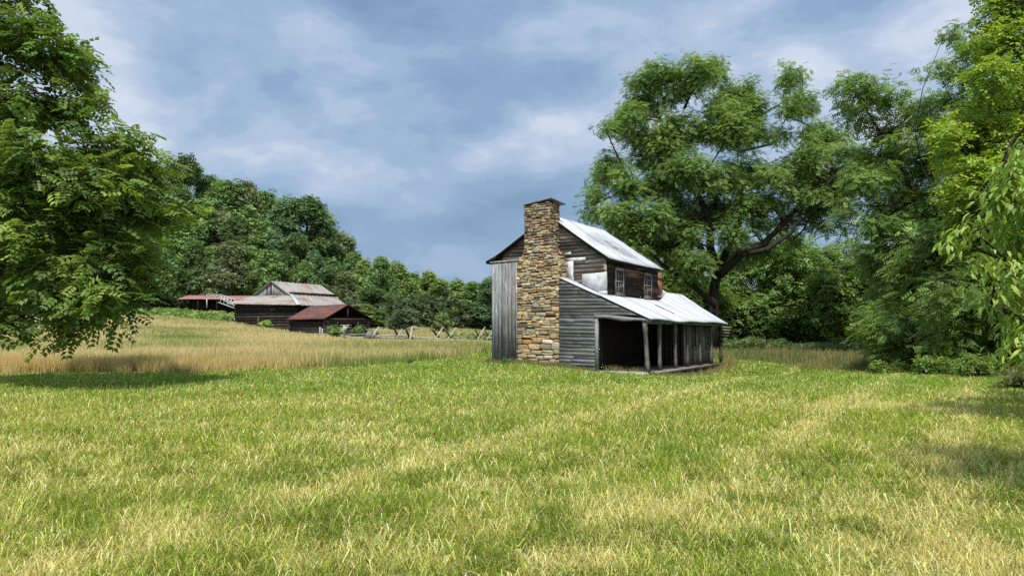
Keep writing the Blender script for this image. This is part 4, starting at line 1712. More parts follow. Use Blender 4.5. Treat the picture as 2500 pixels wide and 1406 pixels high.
def fill(x0, x1, y0, y1, n, r0, r1, seed, cond=None):
    rr = np.random.default_rng(seed)
    out = []
    k = 0
    while len(out) < n and k < n * 30:
        k += 1
        x, y = rr.uniform(x0, x1), rr.uniform(y0, y1)
        if cond and not cond(x, y):
            continue
        out.append((x, y, rr.uniform(r0, r1)))
    return out


PT = pinnate(4, .40, .20)
SL = simple()
CLP = clump(5)
G_R = 'trees of the wood edge right of the farmhouse'
# row behind the walnut
for i, (bx_, Y, top, hw_, pal, lab) in enumerate((
        (1530, 78, 600, 105, PAL_MID, 'mid green tree low behind the upper white roof of the farmhouse'),
        (1650, 74, 640, 90, PAL_DARK, 'dark low tree just behind the brick flue and the walnut trunk'),
        (1850, 80, 580, 110, PAL_MID, 'broad green tree behind the walnut, right of its trunk'),
        (1985, 76, 560, 115, PAL_MID, 'rounded tree filling the gap between the walnut and the dark wood edge'),
        (2110, 70, 600, 100, PAL_DARK, 'dark tree in the corner of the meadow, behind the drooping branches'),
)):
    lobs = fill(bx_ - hw_, bx_ + hw_, top + 40, 830, 26, 38, 60, 100 + i, lambda x, y, b=bx_, h=hw_, t=top: ((x - b) / h) ** 2 + (max(0, (t + 150 - y)) / 150) ** 2 < 1)
    px_tree('broadleaf_tree', lab, 'tree', bx_, Y, [(bx_, top + 60), (bx_ - hw_ * .6, top + 120), (bx_ + hw_ * .6, top + 120)], lobs, CLP, .40, 1.8, 6, pal, .45, 200 + i, .3, 2.0, group=G_R)

px_tree('broadleaf_tree', 'tall airy tree with sky gaps reaching left from the dark wood edge', 'tree', 2330, 46, [(2090, 230), (2240, 380), (2160, 330), (2300, 300), (2200, 600)],
        [(2075, 205, 30), (2120, 215, 38), (2160, 240, 40), (2060, 250, 22), (2100, 290, 40), (2165, 310, 42), (2210, 340, 38), (2230, 260, 26), (2270, 240, 28), (2255, 290, 35), (2290, 310, 45), (2150, 380, 45), (2210, 420, 60),
         (2280, 400, 60), (2330, 330, 55), (2120, 440, 50), (2180, 500, 65), (2260, 500, 70), (2120, 545, 40), (2200, 580, 65), (2280, 590, 70), (2340, 480, 70), (2060, 500, 28), (2050, 545, 22),
         (2150, 640, 60), (2230, 680, 70), (2310, 680, 70), (2170, 740, 60), (2260, 760, 70), (2340, 770, 60)], PT, .5, 2.4, 9, PAL_MID, .36, 301, .35, 2.0, group=G_R, shell=.25)
px_tree('broadleaf_tree', 'sparse dark branches reaching into the sky beside the tall yellow green tree', 'tree', 2420, 40, [(2300, 100), (2290, 170), (2340, 230)],
        [(2330, 75, 20), (2355, 100, 22), (2310, 85, 12), (2290, 165, 24), (2265, 170, 14), (2320, 185, 22), (2340, 150, 22), (2370, 190, 35), (2330, 240, 30), (2370, 260, 50), (2400, 120, 45)], PT, .42, 3.0, 8, PAL_MID, .28, 302, .10, 1.0, group=G_R, shell=.2)
px_tree('broadleaf_tree', 'dark leafy tree forming the shaded wall of the wood, its branches hanging to the grass', 'tree', 2300, 36, [(2200, 560), (2300, 500), (2380, 600)],
        fill(2120, 2420, 560, 870, 46, 40, 62, 41, lambda x, y: x > 2130 + (870 - y) * .05), PT, .42, 2.6, 9, PAL_DARK, .32, 303, .35, 2.0, group=G_R, shell=.35)
px_tree('broadleaf_tree', 'shaded low tree at the foot of the wood, under the tall yellow green tree', 'tree', 2440, 30, [(2400, 700), (2480, 640), (2340, 760)],
        fill(2300, 2620, 620, 880, 34, 45, 70, 43), PT, .38, 2.6, 9, PAL_DARK, .3, 304, .3, 1.8, group=G_R, shell=.35)
px_tree('broadleaf_tree', 'tallest tree at the right edge with small bright yellow green leaves', 'tree', 2560, 30, [(2440, 100), (2480, 300), (2360, 360), (2520, 200), (2380, 500)],
        [(2440, 40, 55), (2490, 20, 60), (2420, 110, 50), (2480, 120, 70), (2430, 190, 60), (2500, 220, 80), (2400, 270, 60), (2350, 320, 55), (2310, 330, 35), (2330, 380, 45), (2420, 350, 75), (2490, 340, 80), (2360, 430, 60), (2340, 480, 40), (2440, 450, 80),
         (2520, 470, 80), (2400, 530, 70), (2340, 540, 35), (2480, 580, 80), (2420, 620, 60), (2560, 100, 80), (2580, 300, 90), (2600, 500, 90), (2640, 150, 100), (2660, 400, 100), (2450, -60, 70), (2560, -80, 90), (2330, 590, 30)], CLP, .22, 4.5, 8, PAL_YEL, .28, 305, .35, 1.6, group=G_R, shell=.45)
# nearest hanging branches at the right edge
px_tree('drooping_leaf_tree', 'closest branches at the right edge with long drooping bright leaves', 'tree', 2680, 13, [(2440, 480), (2460, 640), (2420, 740), (2470, 860)],
        [(2480, 430, 45), (2440, 480, 36), (2500, 500, 60), (2420, 540, 30), (2460, 570, 45), (2510, 600, 60), (2420, 620, 30), (2400, 655, 22), (2455, 660, 40), (2500, 700, 50), (2420, 720, 28), (2460, 745, 32), (2510, 790, 40), (2480, 840, 18), (2450, 855, 12),
         (2500, 870, 24), (2340, 575, 20), (2370, 560, 24), (2560, 500, 70), (2580, 650, 80), (2570, 800, 70), (2650, 560, 90), (2660, 750, 90), (2490, 400, 30), (2540, 400, 60), (2720, 150, 110), (2850, 50, 130), (2900, 250, 130), (2780, 330, 100), (2950, -80, 130)], long_leaf(), .20, 14.0, 8, [(.14, .21, .03), (.18, .26, .04), (.10, .17, .028), (.23, .30, .05)], .14, 306, .22, .6, droop=.55, shell=.2)


rr_ = np.random.default_rng(77)
sb = (9.5, -.5, gz(9.5, -.5))
sl = [(5.9 + rr_.uniform(-1.3, 2.6), 3.9 + rr_.uniform(-.9, 1.0), 7.2 + rr_.uniform(-.8, 1.6), .9, .8, .6) for k in range(10)]
big_tree('broadleaf_tree', 'tree beside the photographer at the right whose crown shades the near grass', 'tree', sb, generic_paths(sb, [l[:3] for l in sl[:5]], .3), sl, pinnate(4, .40, .20), .40, 2.2, 8, PAL_MID, .3, 311, group=G_R)


# bushes and undergrowth
def shrub(name, label, cat, px, py, Y, wpx, hpx, tpl, size, dens, per, pal, spread, seed, group=None, mat='leaf_far'):
    rr = np.random.default_rng(seed)
    x = at(px, py, Y)[0]
    k = Y / FPX
    zb = gz(x, Y)
    w_, h = wpx * k / 2, hpx * k
    lob = []
    nn = 7
    for i in range(nn):
        a = 2 * math.pi * i / nn
        q_ = rr.uniform(.3, .62)
        hh = rr.uniform(.25, .62)
        lob.append((x + math.cos(a) * w_ * q_, Y + math.sin(a) * w_ * q_, zb + h * hh, w_ * .45, w_ * .45, h * .33))
    lob.append((x, Y, zb + h * .68, w_ * .5, w_ * .5, h * .32))
    root = empty(name, (x, Y, zb))
    tag(root, label, cat, group)
    V, C = lobes_to_leaves(rr, lob, dens, per, tpl, size, pal, spread, .15, .35, org=(x, Y, zb))
    leaf_object('foliage', V, C, M[mat], root)
    mb = MB()
    for l in lob:
        e = np.array((l[0] - x, l[1] - Y, l[2] - zb))
        mb.tube(limb_path((0, 0, -.1), e, .08, 4), np.linspace(.03 + .012 * h, .015, 4), 5)
    mb.build('stem', M['bark'], root)
    return root


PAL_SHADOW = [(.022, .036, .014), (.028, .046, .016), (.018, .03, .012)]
PAL_BLUE = [(.034, .052, .024), (.044, .064, .03), (.028, .044, .02)]
PAL_PURPLE = [(.065, .05, .035), (.08, .06, .042), (.055, .055, .03)]
shrub('round_shrub', 'round blue green shrub standing in front of the distant wood, right of the log crib', 'shrub', 986, 800, 108, 92, 62, CLP, .40, 1.4, 5, PAL_BLUE, .35, 1)
shrub('round_shrub', 'purplish brown shrub right of the round blue green one', 'shrub', 1066, 805, 125, 66, 66, CLP, .4, 1.3, 5, PAL_PURPLE, .4, 2)
shrub('round_shrub', 'yellowish young tree in front of the purplish shrub, behind the fence', 'shrub', 1078, 812, 98, 56, 56, CLP, .34, 1.5, 5, PAL_OLIVE, .3, 3)
shrub('round_shrub', 'leafy green bush growing against the dark log wall of the barn', 'shrub', 650, 797, 93, 26, 28, CLP, .26, 2.2, 5, PAL_MID, .2, 4)
shrub('round_shrub', 'bright green bush before the log crib, left of the upright fence stake', 'shrub', 816, 829, 75, 44, 36, CLP, .24, 3.0, 5, [(.045, .085, .018), (.06, .105, .022)], .16, 5)
shrub('round_shrub', 'bright green bush before the crib door, right of the upright fence stake', 'shrub', 876, 829, 75, 46, 34, CLP, .24, 3.0, 5, [(.04, .075, .016), (.055, .095, .02)], .16, 6)
shrub('round_shrub', 'small reddish green bush at the crib corner above the leaning stake', 'shrub', 911, 832, 76, 32, 28, CLP, .22, 2.6, 5, [(.08, .07, .025), (.045, .07, .018)], .2, 7)
shrub('round_shrub', 'low yellow green bush in tall grass at the right wood edge', 'shrub', 2150, 912, 30, 75, 38, CLP, .12, 9, 5, PAL_WARM, .12, 8, mat='leaf')
shrub('round_shrub', 'small yellow green bush between the low bush and the dark thicket', 'shrub', 2205, 912, 30, 50, 34, CLP, .12, 9, 5, PAL_WARM, .12, 9, mat='leaf')
shrub('round_shrub', 'dark green thicket bush at the foot of the wood, left of two', 'shrub', 2285, 925, 27, 110, 55, CLP, .15, 7, 6, PAL_DARK, .16, 10, mat='leaf')
shrub('round_shrub', 'dark green thicket bush at the foot of the wood, right of two', 'shrub', 2390, 930, 25, 120, 62, CLP, .15, 7, 6, PAL_DARK, .16, 12, mat='leaf')
shrub('round_shrub', 'brownish scrub with thin twigs at the right edge below the drooping leaves', 'shrub', 2490, 945, 20, 110, 60, CLP, .11, 9, 5, [(.07, .08, .03), (.09, .10, .035)], .14, 13, mat='leaf')

# a few broad weeds inside the tall grass
for i, (px, py, Y, wd, h, lab) in enumerate(((425, 872, 42, 22, 14, 'dark leafy weed clump standing alone in the tan grass left of centre'),
                                             (450, 892, 34, 10, 14, 'small pale flowering weed just right of the dark weed clump'),
                                             (1232, 893, 35.5, 26, 18, 'green weeds against the foot of the upright board closet'),
                                             (1000, 892, 36, 14, 18, 'slim green weed at the edge of the tan grass, before the farmhouse'))):
    x = at(px, py, Y)[0]
    rr = np.random.default_rng(60 + i)
    k = Y / FPX
    V, C = lobes_to_leaves(rr, [(0, 0, h * k * .5, wd * k / 2, .3, h * k * .5)], 26, 5, CLP, .09, [(.07, .13, .03), (.05, .10, .025)] if i != 1 else [(.5, .5, .45), (.1, .16, .05)], .06, .1, .2)
    o = leaf_object('weed_clump', V, C, M['leaf'])
    o.location = (x, Y, gz(x, Y))
    tag(o, lab, 'weed')

# ------------------------------------------------------------------ far wood: prototypes, then one tree per spot
def forest_proto(seed, pal, rad=4.6, hgt=16, slim=1.0, name='forest_tree'):
    rr = np.random.default_rng(seed)
    lob = []
    for k in range(36):
        t = rr.random()
        z = hgt * (.16 + .76 * t)
        env = rad * slim * max(.15, 1 - (max(t - .3, 0) / .74) ** 2.3) * (.8 + .2 * min(t / .25, 1))
        a = rr.uniform(0, 6.28)
        q_ = env * rr.uniform(.45, .85)
        s = rr.uniform(.9, 1.9) * rad / 4.6 * (1 - .2 * t)
        lob.append((math.cos(a) * q_, math.sin(a) * q_, z, s, s, s * .75))
    lob.append((0, 0, hgt * .93, 1.2, 1.2, hgt * .07))
    V, C = lobes_to_leaves(rr, lob, 2.4, 7, CLP, .46, pal, .55, .2, .25, tint_var=.38)
    root = empty(name, (0, 0, 0))
    leaf_object('crown', V, C, M['leaf_far'], root)
    mb = MB()
    mb.tube([(0, 0, -1), (.1, 0, hgt * .3), (0, .1, hgt * .6), (0, 0, hgt * .85)], [.32, .26, .16, .05], 7, (1, 1, 1), .05)
    for k in range(8):
        l = lob[k * 3]
        mb.tube(limb_path((0, 0, l[2] * .55), l[:3], .08, 4), [.12, .09, .06, .03], 5)
    mb.build('trunk', M['bark'], root)
    return root


def copy_tree(o):
    c = o.copy()
    col.objects.link(c)
    for ch_ in o.children:
        d = ch_.copy()
        col.objects.link(d)
        d.parent = c
    return c


FP = {
    'dark': forest_proto(71, [(.036, .062, .020), (.046, .076, .024), (.030, .052, .018)], 4.8, 16),
    'mid': forest_proto(72, [(.050, .086, .024), (.066, .105, .030), (.042, .074, .022)], 4.8, 15),
    'light': forest_proto(73, [(.075, .108, .030), (.092, .13, .036), (.062, .09, .026)], 4.6, 14),
    'olive': forest_proto(74, [(.075, .09, .045), (.06, .078, .034), (.045, .064, .026)], 4.6, 13),
    'blue': forest_proto(75, [(.040, .072, .032), (.052, .088, .040)], 4.2, 16, .9),
}
used = set()
NAMES = {'dark': 'dark green', 'mid': 'mid green', 'light': 'pale green', 'olive': 'olive grey', 'blue': 'bluish green'}


def fplace(kind, px, ytop, Y, label, group, wscale=1.0, ybase=None):
    x = at(px, 800, Y)[0]
    zb = gz(x, Y)
    ztop = at(px, ytop, Y)[2]
    h = max(ztop - zb, 3)
    ph = {'dark': 16, 'mid': 15, 'light': 14, 'olive': 13, 'blue': 16}[kind]
    o = FP[kind] if kind not in used else copy_tree(FP[kind])
    used.add(kind)
    s = h / ph
    w_ = max(.8, min(1.4, s * .9)) * random.uniform(.85, 1.2) * wscale
    o.location = (x, Y, zb - .2)
    o.scale = (w_, w_, s)
    o.rotation_euler = (0, 0, random.uniform(0, 6.28))
    tag(o, label, 'tree', group)


skyline = [(330, 400), (430, 395), (540, 440), (640, 472), (740, 497), (800, 545), (845, 600), (880, 618), (905, 645), (935, 622), (985, 650), (1015, 680), (1050, 662), (1100, 686), (1150, 682), (1205, 690), (1290, 700)]
sx, sy = [p[0] for p in skyline], [p[1] for p in skyline]
back = [(-60, 'mid'), (20, 'dark'), (100, 'mid'), (180, 'dark'), (260, 'mid'), (335, 'dark'), (395, 'mid'), (445, 'dark'), (500, 'dark'), (545, 'mid'), (592, 'olive'), (640, 'mid'), (700, 'blue'), (745, 'dark'), (785, 'mid'), (822, 'olive')]
ordn = ['first', 'second', 'third', 'fourth', 'fifth', 'sixth', 'seventh', 'eighth', 'ninth', 'tenth', 'eleventh', 'twelfth', 'thirteenth', 'fourteenth', 'fifteenth', 'sixteenth', 'seventeenth', 'eighteenth', 'nineteenth', 'twentieth']
for i, (px, kd) in enumerate(back):
    yt = float(np.interp(px, sx, sy))
    fplace(kd, px, yt + random.uniform(-22, 14), 168 + random.uniform(-6, 6), f'{NAMES[kd]} tree on the skyline of the hillside wood, {ordn[i]} from the left', 'skyline trees of the hillside wood', 1.0)
midr = [(-20, 'dark'), (70, 'mid'), (150, 'dark'), (230, 'mid'), (310, 'dark'), (370, 'mid'), (430, 'dark'), (480, 'mid'), (525, 'olive'), (570, 'dark'), (615, 'mid'), (665, 'blue'), (715, 'dark'), (765, 'blue'), (805, 'dark'), (850, 'olive')]
for i, (px, kd) in enumerate(midr):
    yt = float(np.interp(px, sx, sy))
    fplace(kd, px, yt + 75 + random.uniform(-12, 18) - (60 if px > 840 else 0) * .5, 150 + random.uniform(-4, 4), f'{NAMES[kd]} tree in the middle row of the hillside wood, {ordn[i]} from the left', 'middle row trees of the hillside wood')
frr = [(10, 'dark'), (110, 'mid'), (200, 'dark'), (290, 'mid'), (365, 'dark'), (415, 'mid'), (470, 'dark'), (515, 'mid'), (560, 'olive'), (605, 'mid'), (650, 'mid'), (700, 'dark'), (745, 'mid'), (795, 'dark'), (835, 'olive')]
for i, (px, kd) in enumerate(frr):
    yt = float(np.interp(px, sx, sy))
    yt2 = yt + (745 - yt) * .5 + random.uniform(-14, 14)
    fplace(kd, px, yt2, 134 + random.uniform(-3, 3), f'{NAMES[kd]} lower tree in the front row of the hillside wood, {ordn[i]} from the left', 'front row trees of the hillside wood', .95)
rt = [(862, 612, 150, 'mid', 'pointed mid green tree stepping down right of the dark hillside wood'), (888, 632, 142, 'light', 'pale green tree just right of the pointed one, above the crib roof end'),
      (930, 622, 138, 'mid', 'tallest mid green round tree of the low wood right of the barns'), (968, 640, 145, 'light', 'pale green tree touching the tallest tree of the low wood'),
      (1000, 662, 150, 'mid', 'mid green tree left of the dip in the low wood skyline'), (1045, 661, 150, 'light', 'pale green pointed tree right of the dip in the low wood skyline'),
      (1075, 680, 146, 'light', 'pale green tree directly above the purplish shrub'), (1115, 682, 150, 'light', 'pale green broad tree second left of the farmhouse'),
      (1155, 684, 147, 'mid', 'mid green tree nearest left of the farmhouse on the low wood skyline'), (1200, 672, 120, 'blue', 'dark bluish tree peeping past the upright board closet corner'),
      (905, 700, 128, 'dark', 'dark lower tree in front of the tallest tree of the low wood'), (1030, 715, 140, 'dark', 'dark lower tree behind the distant house gable'),
      (1125, 728, 128, 'mid', 'mid green lower tree behind the right end of the rail fence'), (1175, 735, 125, 'dark', 'dark lower tree beside the farmhouse corner'),
      (1250, 690, 140, 'mid', 'mid green tree hidden mostly behind the upright board closet'), (1330, 690, 140, 'dark', 'dark green tree hidden mostly behind the stone chimney'), (880, 740, 118, 'light', 'small light green tree right beside the crib roof'),
      (955, 720, 132, 'mid', 'mid green lower tree behind the round blue green shrub'), (1085, 725, 134, 'dark', 'dark lower tree behind the purplish brown shrub')]
for px, yt, Y, kd, lab in rt:
    fplace(kd, px, yt, Y, lab, 'trees of the low wood beyond the rail fence', 1.0)

# ------------------------------------------------------------------ undergrowth masses
def leaf_band(name, pts, n, tpl, size, pal, h, seed, spread_y=2.0, mat='leaf_far'):
    """low leafy growth along a polyline of (px, Y)"""
    rr = np.random.default_rng(seed)
    px = np.array([p[0] for p in pts], float)
    YY = np.array([p[1] for p in pts], float)
    t = rr.random(n) * (len(pts) - 1)
    i = np.minimum(t.astype(int), len(pts) - 2)
    f = t - i
    X = px[i] * (1 - f) + px[i + 1] * f
    y = YY[i] * (1 - f) + YY[i + 1] * f + rr.normal(scale=spread_y, size=n)
    x = (X - 1250) / FPX * y
    hh = h * (.35 + .9 * vnoise(x, y, h * 1.2, seed))
    z = ground_z(x, y) + hh * rr.random(n) ** .6
    P = np.stack([x, y, z], 1)
    D = rr.normal(size=(n, 3)) * (1, 1, .4)
    U = np.array((0, 0, 1.0)) + rr.normal(scale=.4, size=(n, 3))
    pal = np.array(pal)
    C = pal[rr.integers(0, len(pal), n)] * (1 + rr.normal(scale=.15, size=(n, 1)))
    V = place_leaves(tpl, P, D, U, size * rr.uniform(.6, 1.3, n))
    C = np.repeat(np.clip(C, .005, 1), len(np.array(tpl).reshape(-1, 3)), axis=0)
    o = leaf_object(name, V, C, M[mat])
    return tag(o, kind='stuff')


tag(leaf_band('weed_bank', [(-250, 122), (200, 118), (430, 113), (570, 106)], 9000, CLP, .4, [(.065, .105, .02), (.05, .085, .018), (.08, .11, .026)], 1.0, 401, 3.0),
    'bright green weeds along the foot of the hillside wood', 'weeds')
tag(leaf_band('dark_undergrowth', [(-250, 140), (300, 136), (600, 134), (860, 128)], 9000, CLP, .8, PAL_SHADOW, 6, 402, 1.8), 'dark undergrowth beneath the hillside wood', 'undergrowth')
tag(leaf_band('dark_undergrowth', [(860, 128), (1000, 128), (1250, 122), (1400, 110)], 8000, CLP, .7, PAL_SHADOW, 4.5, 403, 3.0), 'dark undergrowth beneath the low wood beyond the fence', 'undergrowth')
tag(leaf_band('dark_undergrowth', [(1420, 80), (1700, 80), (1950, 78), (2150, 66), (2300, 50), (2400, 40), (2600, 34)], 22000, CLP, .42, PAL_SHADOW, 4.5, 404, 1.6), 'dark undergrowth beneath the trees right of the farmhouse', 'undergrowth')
tag(leaf_band('fence_weeds', [(1090, 74), (1200, 73)], 900, CLP, .22, [(.05, .08, .02), (.075, .10, .03)], .8, 405, 1.0), 'green weeds at the right end of the rail fence', 'weeds')
tag(leaf_band('edge_weeds', [(1765, 58), (1900, 57), (2100, 50), (2200, 42)], 5000, CLP, .16, [(.035, .058, .015), (.028, .048, .012), (.05, .068, .02)], 1.1, 406, 1.2), 'green weeds along the right meadow edge', 'weeds')


# ------------------------------------------------------------------ grass
def blades(name, x, y, h, wd, lean, colr, mat, seed, lift=0.0):
    rr = np.random.default_rng(seed)
    n = len(x)
    z = ground_z(x, y) - .01 + lift
    a = rr.uniform(0, 2 * math.pi, n)
    # face across the view a bit more often than not
    sx_, sy_ = np.cos(a), np.sin(a) * .6
    la = rr.uniform(0, 2 * math.pi, n)
    lx, ly = np.cos(la) * lean * h, np.sin(la) * lean * h
    B = np.stack([x, y, z], 1)
    S = np.stack([sx_, sy_, np.zeros(n)], 1) * (wd / 2)[:, None]
    mid = B + np.stack([lx * .35, ly * .35, h * .55 * (1 - lean * .15)], 1)
    hz_ = np.sqrt(np.maximum(.05, 1 - np.minimum(lean, .97) ** 2))
    tip = B + np.stack([lx, ly, h * hz_], 1)
    V = np.stack([B - S, B + S, mid - S * .8, mid + S * .8, tip], 1).reshape(-1, 3)
    base = np.arange(n)[:, None] * 5
    lp = (base + np.array([0, 1, 3, 2, 2, 3, 4])[None, :]).ravel()
    tot = np.tile([4, 3], n)
    return np_mesh(name, V, lp, tot, mat, None, np.repeat(np.clip(colr, .003, 1), 5, axis=0))


def tall_left(x, y):
    edge = np.interp(x, [-60, -19, -12, -6.6, -3.5, -1.2, 2], [25.5, 27.2, 28.6, 33.5, 41.5, 52, 58])
    return (y > edge + (fbm(x, y, 3.0, 2) - .5) * 2.5 + (vnoise(x, y, .5, 6) - .5) * 1.6) & (x < 8)


def tall_right(x, y):
    e = np.interp(y, [10, 20, 25, 30.6, 37.3, 46, 52, 80], [24, 19.5, 17.8, 16.9, 16.6, 15.0, 9, 6])
    return (x > e + (fbm(x, y, 3.0, 4) - .5) * 1.5) & (x > 0)


def mown():
    def field(N, p, y0, y1):
        u = rng.random(N)
        y = (y0 ** p + u * (y1 ** p - y0 ** p)) ** (1 / p)
        x = (rng.random(N) * 2 - 1) * (.76 * y + 1.2)
        keep = ~tall_left(x, y) & ~tall_right(x, y) & ~inside_house(x, y, .02)
        return x[keep], y[keep]
    x1, y1_ = field(1150000, .30, 3.2, 66.0)
    x2, y2_ = field(42000, .25, 3.2, 34.0)        # longer single stems
    x3, y3_ = field(380000, .30, 3.2, 60.0)        # cut stalks lying on top
    x, y = np.concatenate((x1, x2, x3)), np.concatenate((y1_, y2_, y3_))
    stem = (np.arange(len(x)) >= len(x1)) & (np.arange(len(x)) < len(x1) + len(x2))
    lying = np.arange(len(x)) >= len(x1) + len(x2)
    n = len(x)
    patch = fbm(x, y, 1.9)            # dry thatch patches
    patch2 = fbm(x, y, 6.0, 9)
    clod = fbm(x, y, .42, 33)
    tuft = vnoise(x, y, .22, 3)
    longp = smooth((fbm(x, y, 1.1, 21) - .50) / .12)
    near = smooth((17 - y) / 10)
    dry = np.clip(.31 + .42 * (patch - .5) * 2 + .22 * (patch2 - .5) * 2 + 1.0 * (clod - .5) * 2 * near + .06 * near - .24 * smooth((y - 17) / 8), .04, .9)
    for (ax, ay, bx, by) in ((3.2, 9.5, 14.5, 28.0), (5.6, 9.5, 17.0, 27.5), (-1.0, 9, 9.0, 28)):
        dx, dy = bx - ax, by - ay
        L = math.hypot(dx, dy)
        dd = np.abs((x - ax) * dy - (y - ay) * dx) / L
        dry = np.clip(dry + .42 * np.exp(-(dd / .28) ** 2) - .18 * np.exp(-((dd - .8) / .35) ** 2), 0, .95)
    md = np.exp(-(((x - 7.6) / 1.5) ** 2 + ((y - 15.2) / .7) ** 2))
    dry = np.clip(dry + .8 * md, 0, .97)
    isdry = rng.random(n) < np.where(lying, dry * .8 + .25, dry)
    h = (.040 + .060 * tuft + .06 * longp * rng.random(n)) * (.5 + .9 * rng.random(n)) * (1 + .3 * (y / 20))
    tallb = rng.random(n) < .012
    h[tallb] *= 2.2
    h = h + .16 * md * rng.random(n)
    h = np.where(stem, rng.uniform(.12, .34, n) * (.6 + .6 * longp), h)
    lean = np.where(isdry, rng.uniform(.25, .98, n), rng.uniform(.05, .8, n))
    lean = np.where(lying, rng.uniform(.86, .985, n), lean)
    h = np.where(lying, rng.uniform(.08, .26, n), h)
    wd = (.0030 + .00072 * y) * rng.uniform(.5, 1.5, n) * np.where(stem, .75, 1)
    g1_ = np.array((.14, .20, .02))
    g2_ = np.array((.45, .53, .078))
    g3_ = np.array((.15, .24, .035))
    s1 = np.array((.84, .76, .34))
    s2 = np.array((.48, .41, .11))
    k = rng.random((n, 1)) * .75 + .25 * vnoise(x, y, .8, 17)[:, None]
    cool = smooth((fbm(x, y, 4.0, 71) - .5) / .1)[:, None] * .35
    green = g1_ * (1 - k) + g2_ * k
    green = green * (1 - cool) + (g3_ * (.6 + 1.2 * k)) * cool
    k2 = rng.random((n, 1)) ** 1.3
    green = green * (1 - smooth((y - 15) / 8)[:, None] * np.array((.22, .06, .0)))
    straw = s1 * (1 - k2) + s2 * k2
    c = np.where(isdry[:, None], straw, green) * np.exp(rng.normal(scale=.30, size=(n, 1))) * (1 - .22 * near * smooth((.46 - clod) / .12))[:, None]
    fl = (rng.random(n) < .0012) & (y < 14)
    c[fl] = (.80, .72, .05)
    o = blades('meadow_grass', x, y, h, wd, lean, np.clip(c, 0, .85), M['grass'], 1, lift=np.where(lying, .015 + .05 * rng.random(n) * tuft, 0))
    tag(o, 'mown green and straw coloured grass of the meadow', 'grass', kind='stuff')


def tallgrass():
    N = 620000
    p = .9
    y0, y1 = 24.0, 128.0
    u = rng.random(N)
    q_ = -.6
    y = (y0 ** q_ + u * (y1 ** q_ - y0 ** q_)) ** (1 / q_)
    x = rng.uniform(-.78, .12, N) * y
    keep = tall_left(x, y) & ~inside_house(x, y, .1)
    a = (x / y)
    keep &= ~((y > 112) & (a < -.3))
    x, y, a = x[keep], y[keep], a[keep]
    n = len(x)
    edge = np.interp(x, [-60, -19, -12, -6.6, -3.5, -1.2, 2], [25.5, 27.2, 28.6, 33.5, 41.5, 52, 58])
    de = y - edge
    gp = fbm(x, y, 9.0, 40)
    PX, PY = 1250 + a * FPX, None
    green_patch = np.exp(-(((PX - 450) / 110) ** 2 + ((y - 62) / 12) ** 2)) * 1.0 + np.exp(-(((PX - 40) / 90) ** 2 + ((y - 50) / 7) ** 2)) + .8 * np.exp(-(((PX - 1010) / 180) ** 2 + (de / 1.6) ** 2)) * (PX > 800)
    pg = np.clip(.18 + (gp - .5) * 1.6 + green_patch * .8 + .12 * smooth((PX - 700) / 300), .04, .95)
    pg = pg * (1 - .75 * np.exp(-((de - 1.0) / 3.0) ** 2) * smooth((850 - PX) / 250))
    isg = rng.random(n) < pg
    h = (.42 + .35 * vnoise(x, y, 2.0, 8)) * rng.uniform(.6, 1.25, n) * (1 - .25 * green_patch.clip(0, 1))
    h *= (smooth((de + .6) / 1.6) * .55 + .45) * (1 - .45 * smooth((y - 52) / 14))
    rust = np.exp(-((de - 1.5) / 2.2) ** 2) * smooth((900 - PX) / 300)
    t1, t2, t3, t4 = np.array((.66, .53, .27)), np.array((.53, .42, .20)), np.array((.76, .65, .39)), np.array((.64, .46, .21))
    k = rng.random((n, 1))
    tan = t1 * (1 - k) + np.where(rng.random((n, 1)) < .5, t2, t3) * k
    rr_ = (rust * (.35 + .9 * fbm(x, y, 2.5, 50)))[:, None].clip(0, 1)
    tan = tan * (1 - rr_) + t4 * rr_
    grn = np.array((.16, .24, .055)) * (1 - k) + np.array((.28, .34, .10)) * k
    c = np.where(isg[:, None], grn, tan)
    wd = (.006 + .00055 * y) * rng.uniform(.6, 1.5, n)
    o = blades('tall_grass', x, y, h, wd, rng.uniform(.02, .4, n), c, M['straw'], 2)
    tag(o, 'tall dry tan hay grass covering the slope left of the farmhouse', 'tall grass', kind='stuff')


def tallgrass_right():
    N = 130000
    y = 20 * (80 / 20) ** rng.random(N)
    x = rng.uniform(.1, .8, N) * y
    keep = tall_right(x, y) & ~inside_house(x, y, .1)
    x, y = x[keep], y[keep]
    n = len(x)
    e = np.interp(y, [10, 20, 25, 30.6, 37.3, 46, 52, 80], [24, 19.5, 17.8, 16.9, 16.6, 15.0, 9, 6])
    k = rng.random((n, 1))
    pt = fbm(x, y, 3.0, 60)
    isg = rng.random(n) < np.clip(.66 + (pt - .5) * 2, .2, .95)
    c = np.where(isg[:, None], np.array((.10, .16, .04)) * (1 - k) + np.array((.17, .22, .07)) * k, np.array((.40, .33, .17)) * (1 - k) + np.array((.30, .23, .12)) * k)
    h = rng.uniform(.2, .68, n) * (.4 + .6 * smooth((x - e) / 2.5))
    o = blades('tall_grass', x, y, h, (.006 + .0006 * y) * rng.uniform(.6, 1.4, n), rng.uniform(.02, .4, n), c, M['straw'], 3)
    tag(o, 'tall half dry grass along the right wood edge', 'tall grass', kind='stuff')


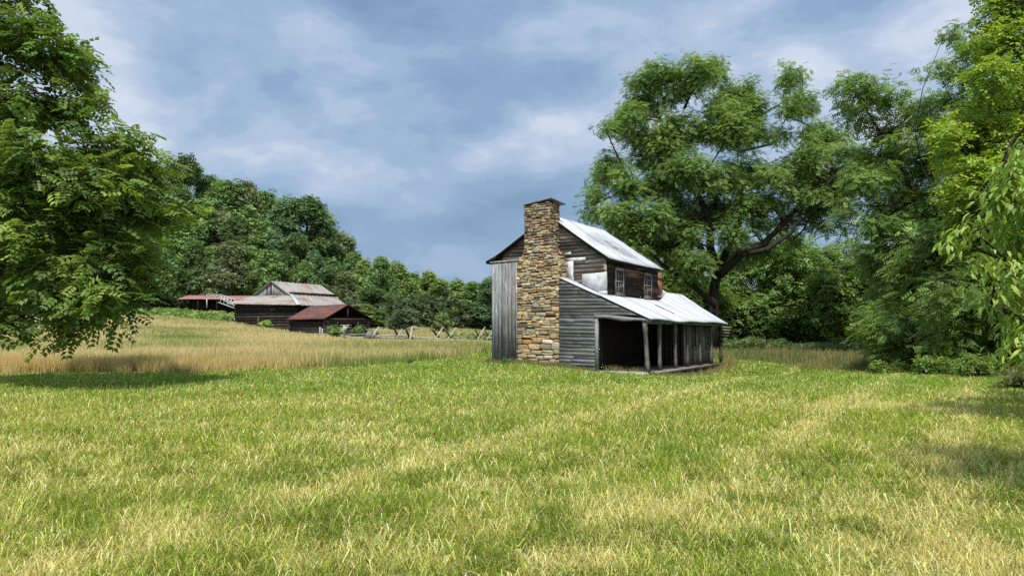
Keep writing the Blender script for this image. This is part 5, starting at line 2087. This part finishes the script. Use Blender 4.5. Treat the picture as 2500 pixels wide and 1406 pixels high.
def porch_weeds():
    n = 6400
    u = np.concatenate([rng.uniform(5.8, 7.9, 700), rng.uniform(8.15, 8.75, 1700), rng.uniform(-.2, 5.9, 4000)])
    v = np.concatenate([rng.uniform(.2, 1.8, 700), rng.uniform(0, 13.4, 1700), -.05 - rng.exponential(.16, 4000)])
    x = HO[0] + u * WU[0] + v * WD[0]
    y = HO[1] + u * WU[1] + v * WD[1]
    h = np.where(u < 8, rng.uniform(.15, .55, n), rng.uniform(.1, .35, n) + .35 * np.exp(-((v - 12.9) / .5) ** 2))
    base = np.arange(n) >= 2400
    h = np.where(base, rng.uniform(.08, .34, n) * (.35 + 1.1 * vnoise(u, v, .45, 5)), h)
    k = np.where(base, rng.random(n) * .45, rng.random(n))[:, None]
    c = np.array((.42, .33, .17)) * k + np.array((.18, .20, .07)) * (1 - k)
    o = blades('porch_weeds', x, y, h + .1, rng.uniform(.012, .03, n), rng.uniform(.05, .5, n), c, M['straw'], 4)
    tag(o, 'dry brown weeds growing through and along the porch deck', 'weeds', kind='stuff')


def clover():
    """low broad leaves and small yellow flowers in loose patches"""
    N = 60000
    y = (3.4 ** .3 + rng.random(N) * (22 ** .3 - 3.4 ** .3)) ** (1 / .3)
    x = (rng.random(N) * 2 - 1) * (.76 * y + 1)
    pk = smooth((fbm(x, y, 1.4, 90) - .53) / .08)
    keep = (rng.random(N) < pk * .8 + .06) & ~inside_house(x, y, .1)
    x, y = x[keep], y[keep]
    n = len(x)
    P = np.stack([x, y, ground_z(x, y) + rng.uniform(.03, .13, n)], 1)
    fl = rng.random(n) < .05
    C = np.array((.16, .27, .04)) * rng.uniform(.5, 1.5, (n, 1))
    C[fl] = (.80, .70, .04)
    sz = np.where(fl, .012, rng.uniform(.015, .05, n))
    V = place_leaves(simple(1, .6), P, rng.normal(size=(n, 3)) * (1, 1, .3), np.array((0, -.25, 1.0)) + rng.normal(scale=.4, size=(n, 3)), sz)
    o = np_mesh('meadow_weeds', V, np.arange(len(V)), np.full(n, 4), M['grass'], None, np.repeat(np.clip(C, .01, .85), 4, axis=0))
    tag(o, 'low broad leaved weeds with small yellow flowers in the mown grass', 'weeds', kind='stuff')


mown()
clover()
tallgrass()
tallgrass_right()
porch_weeds()
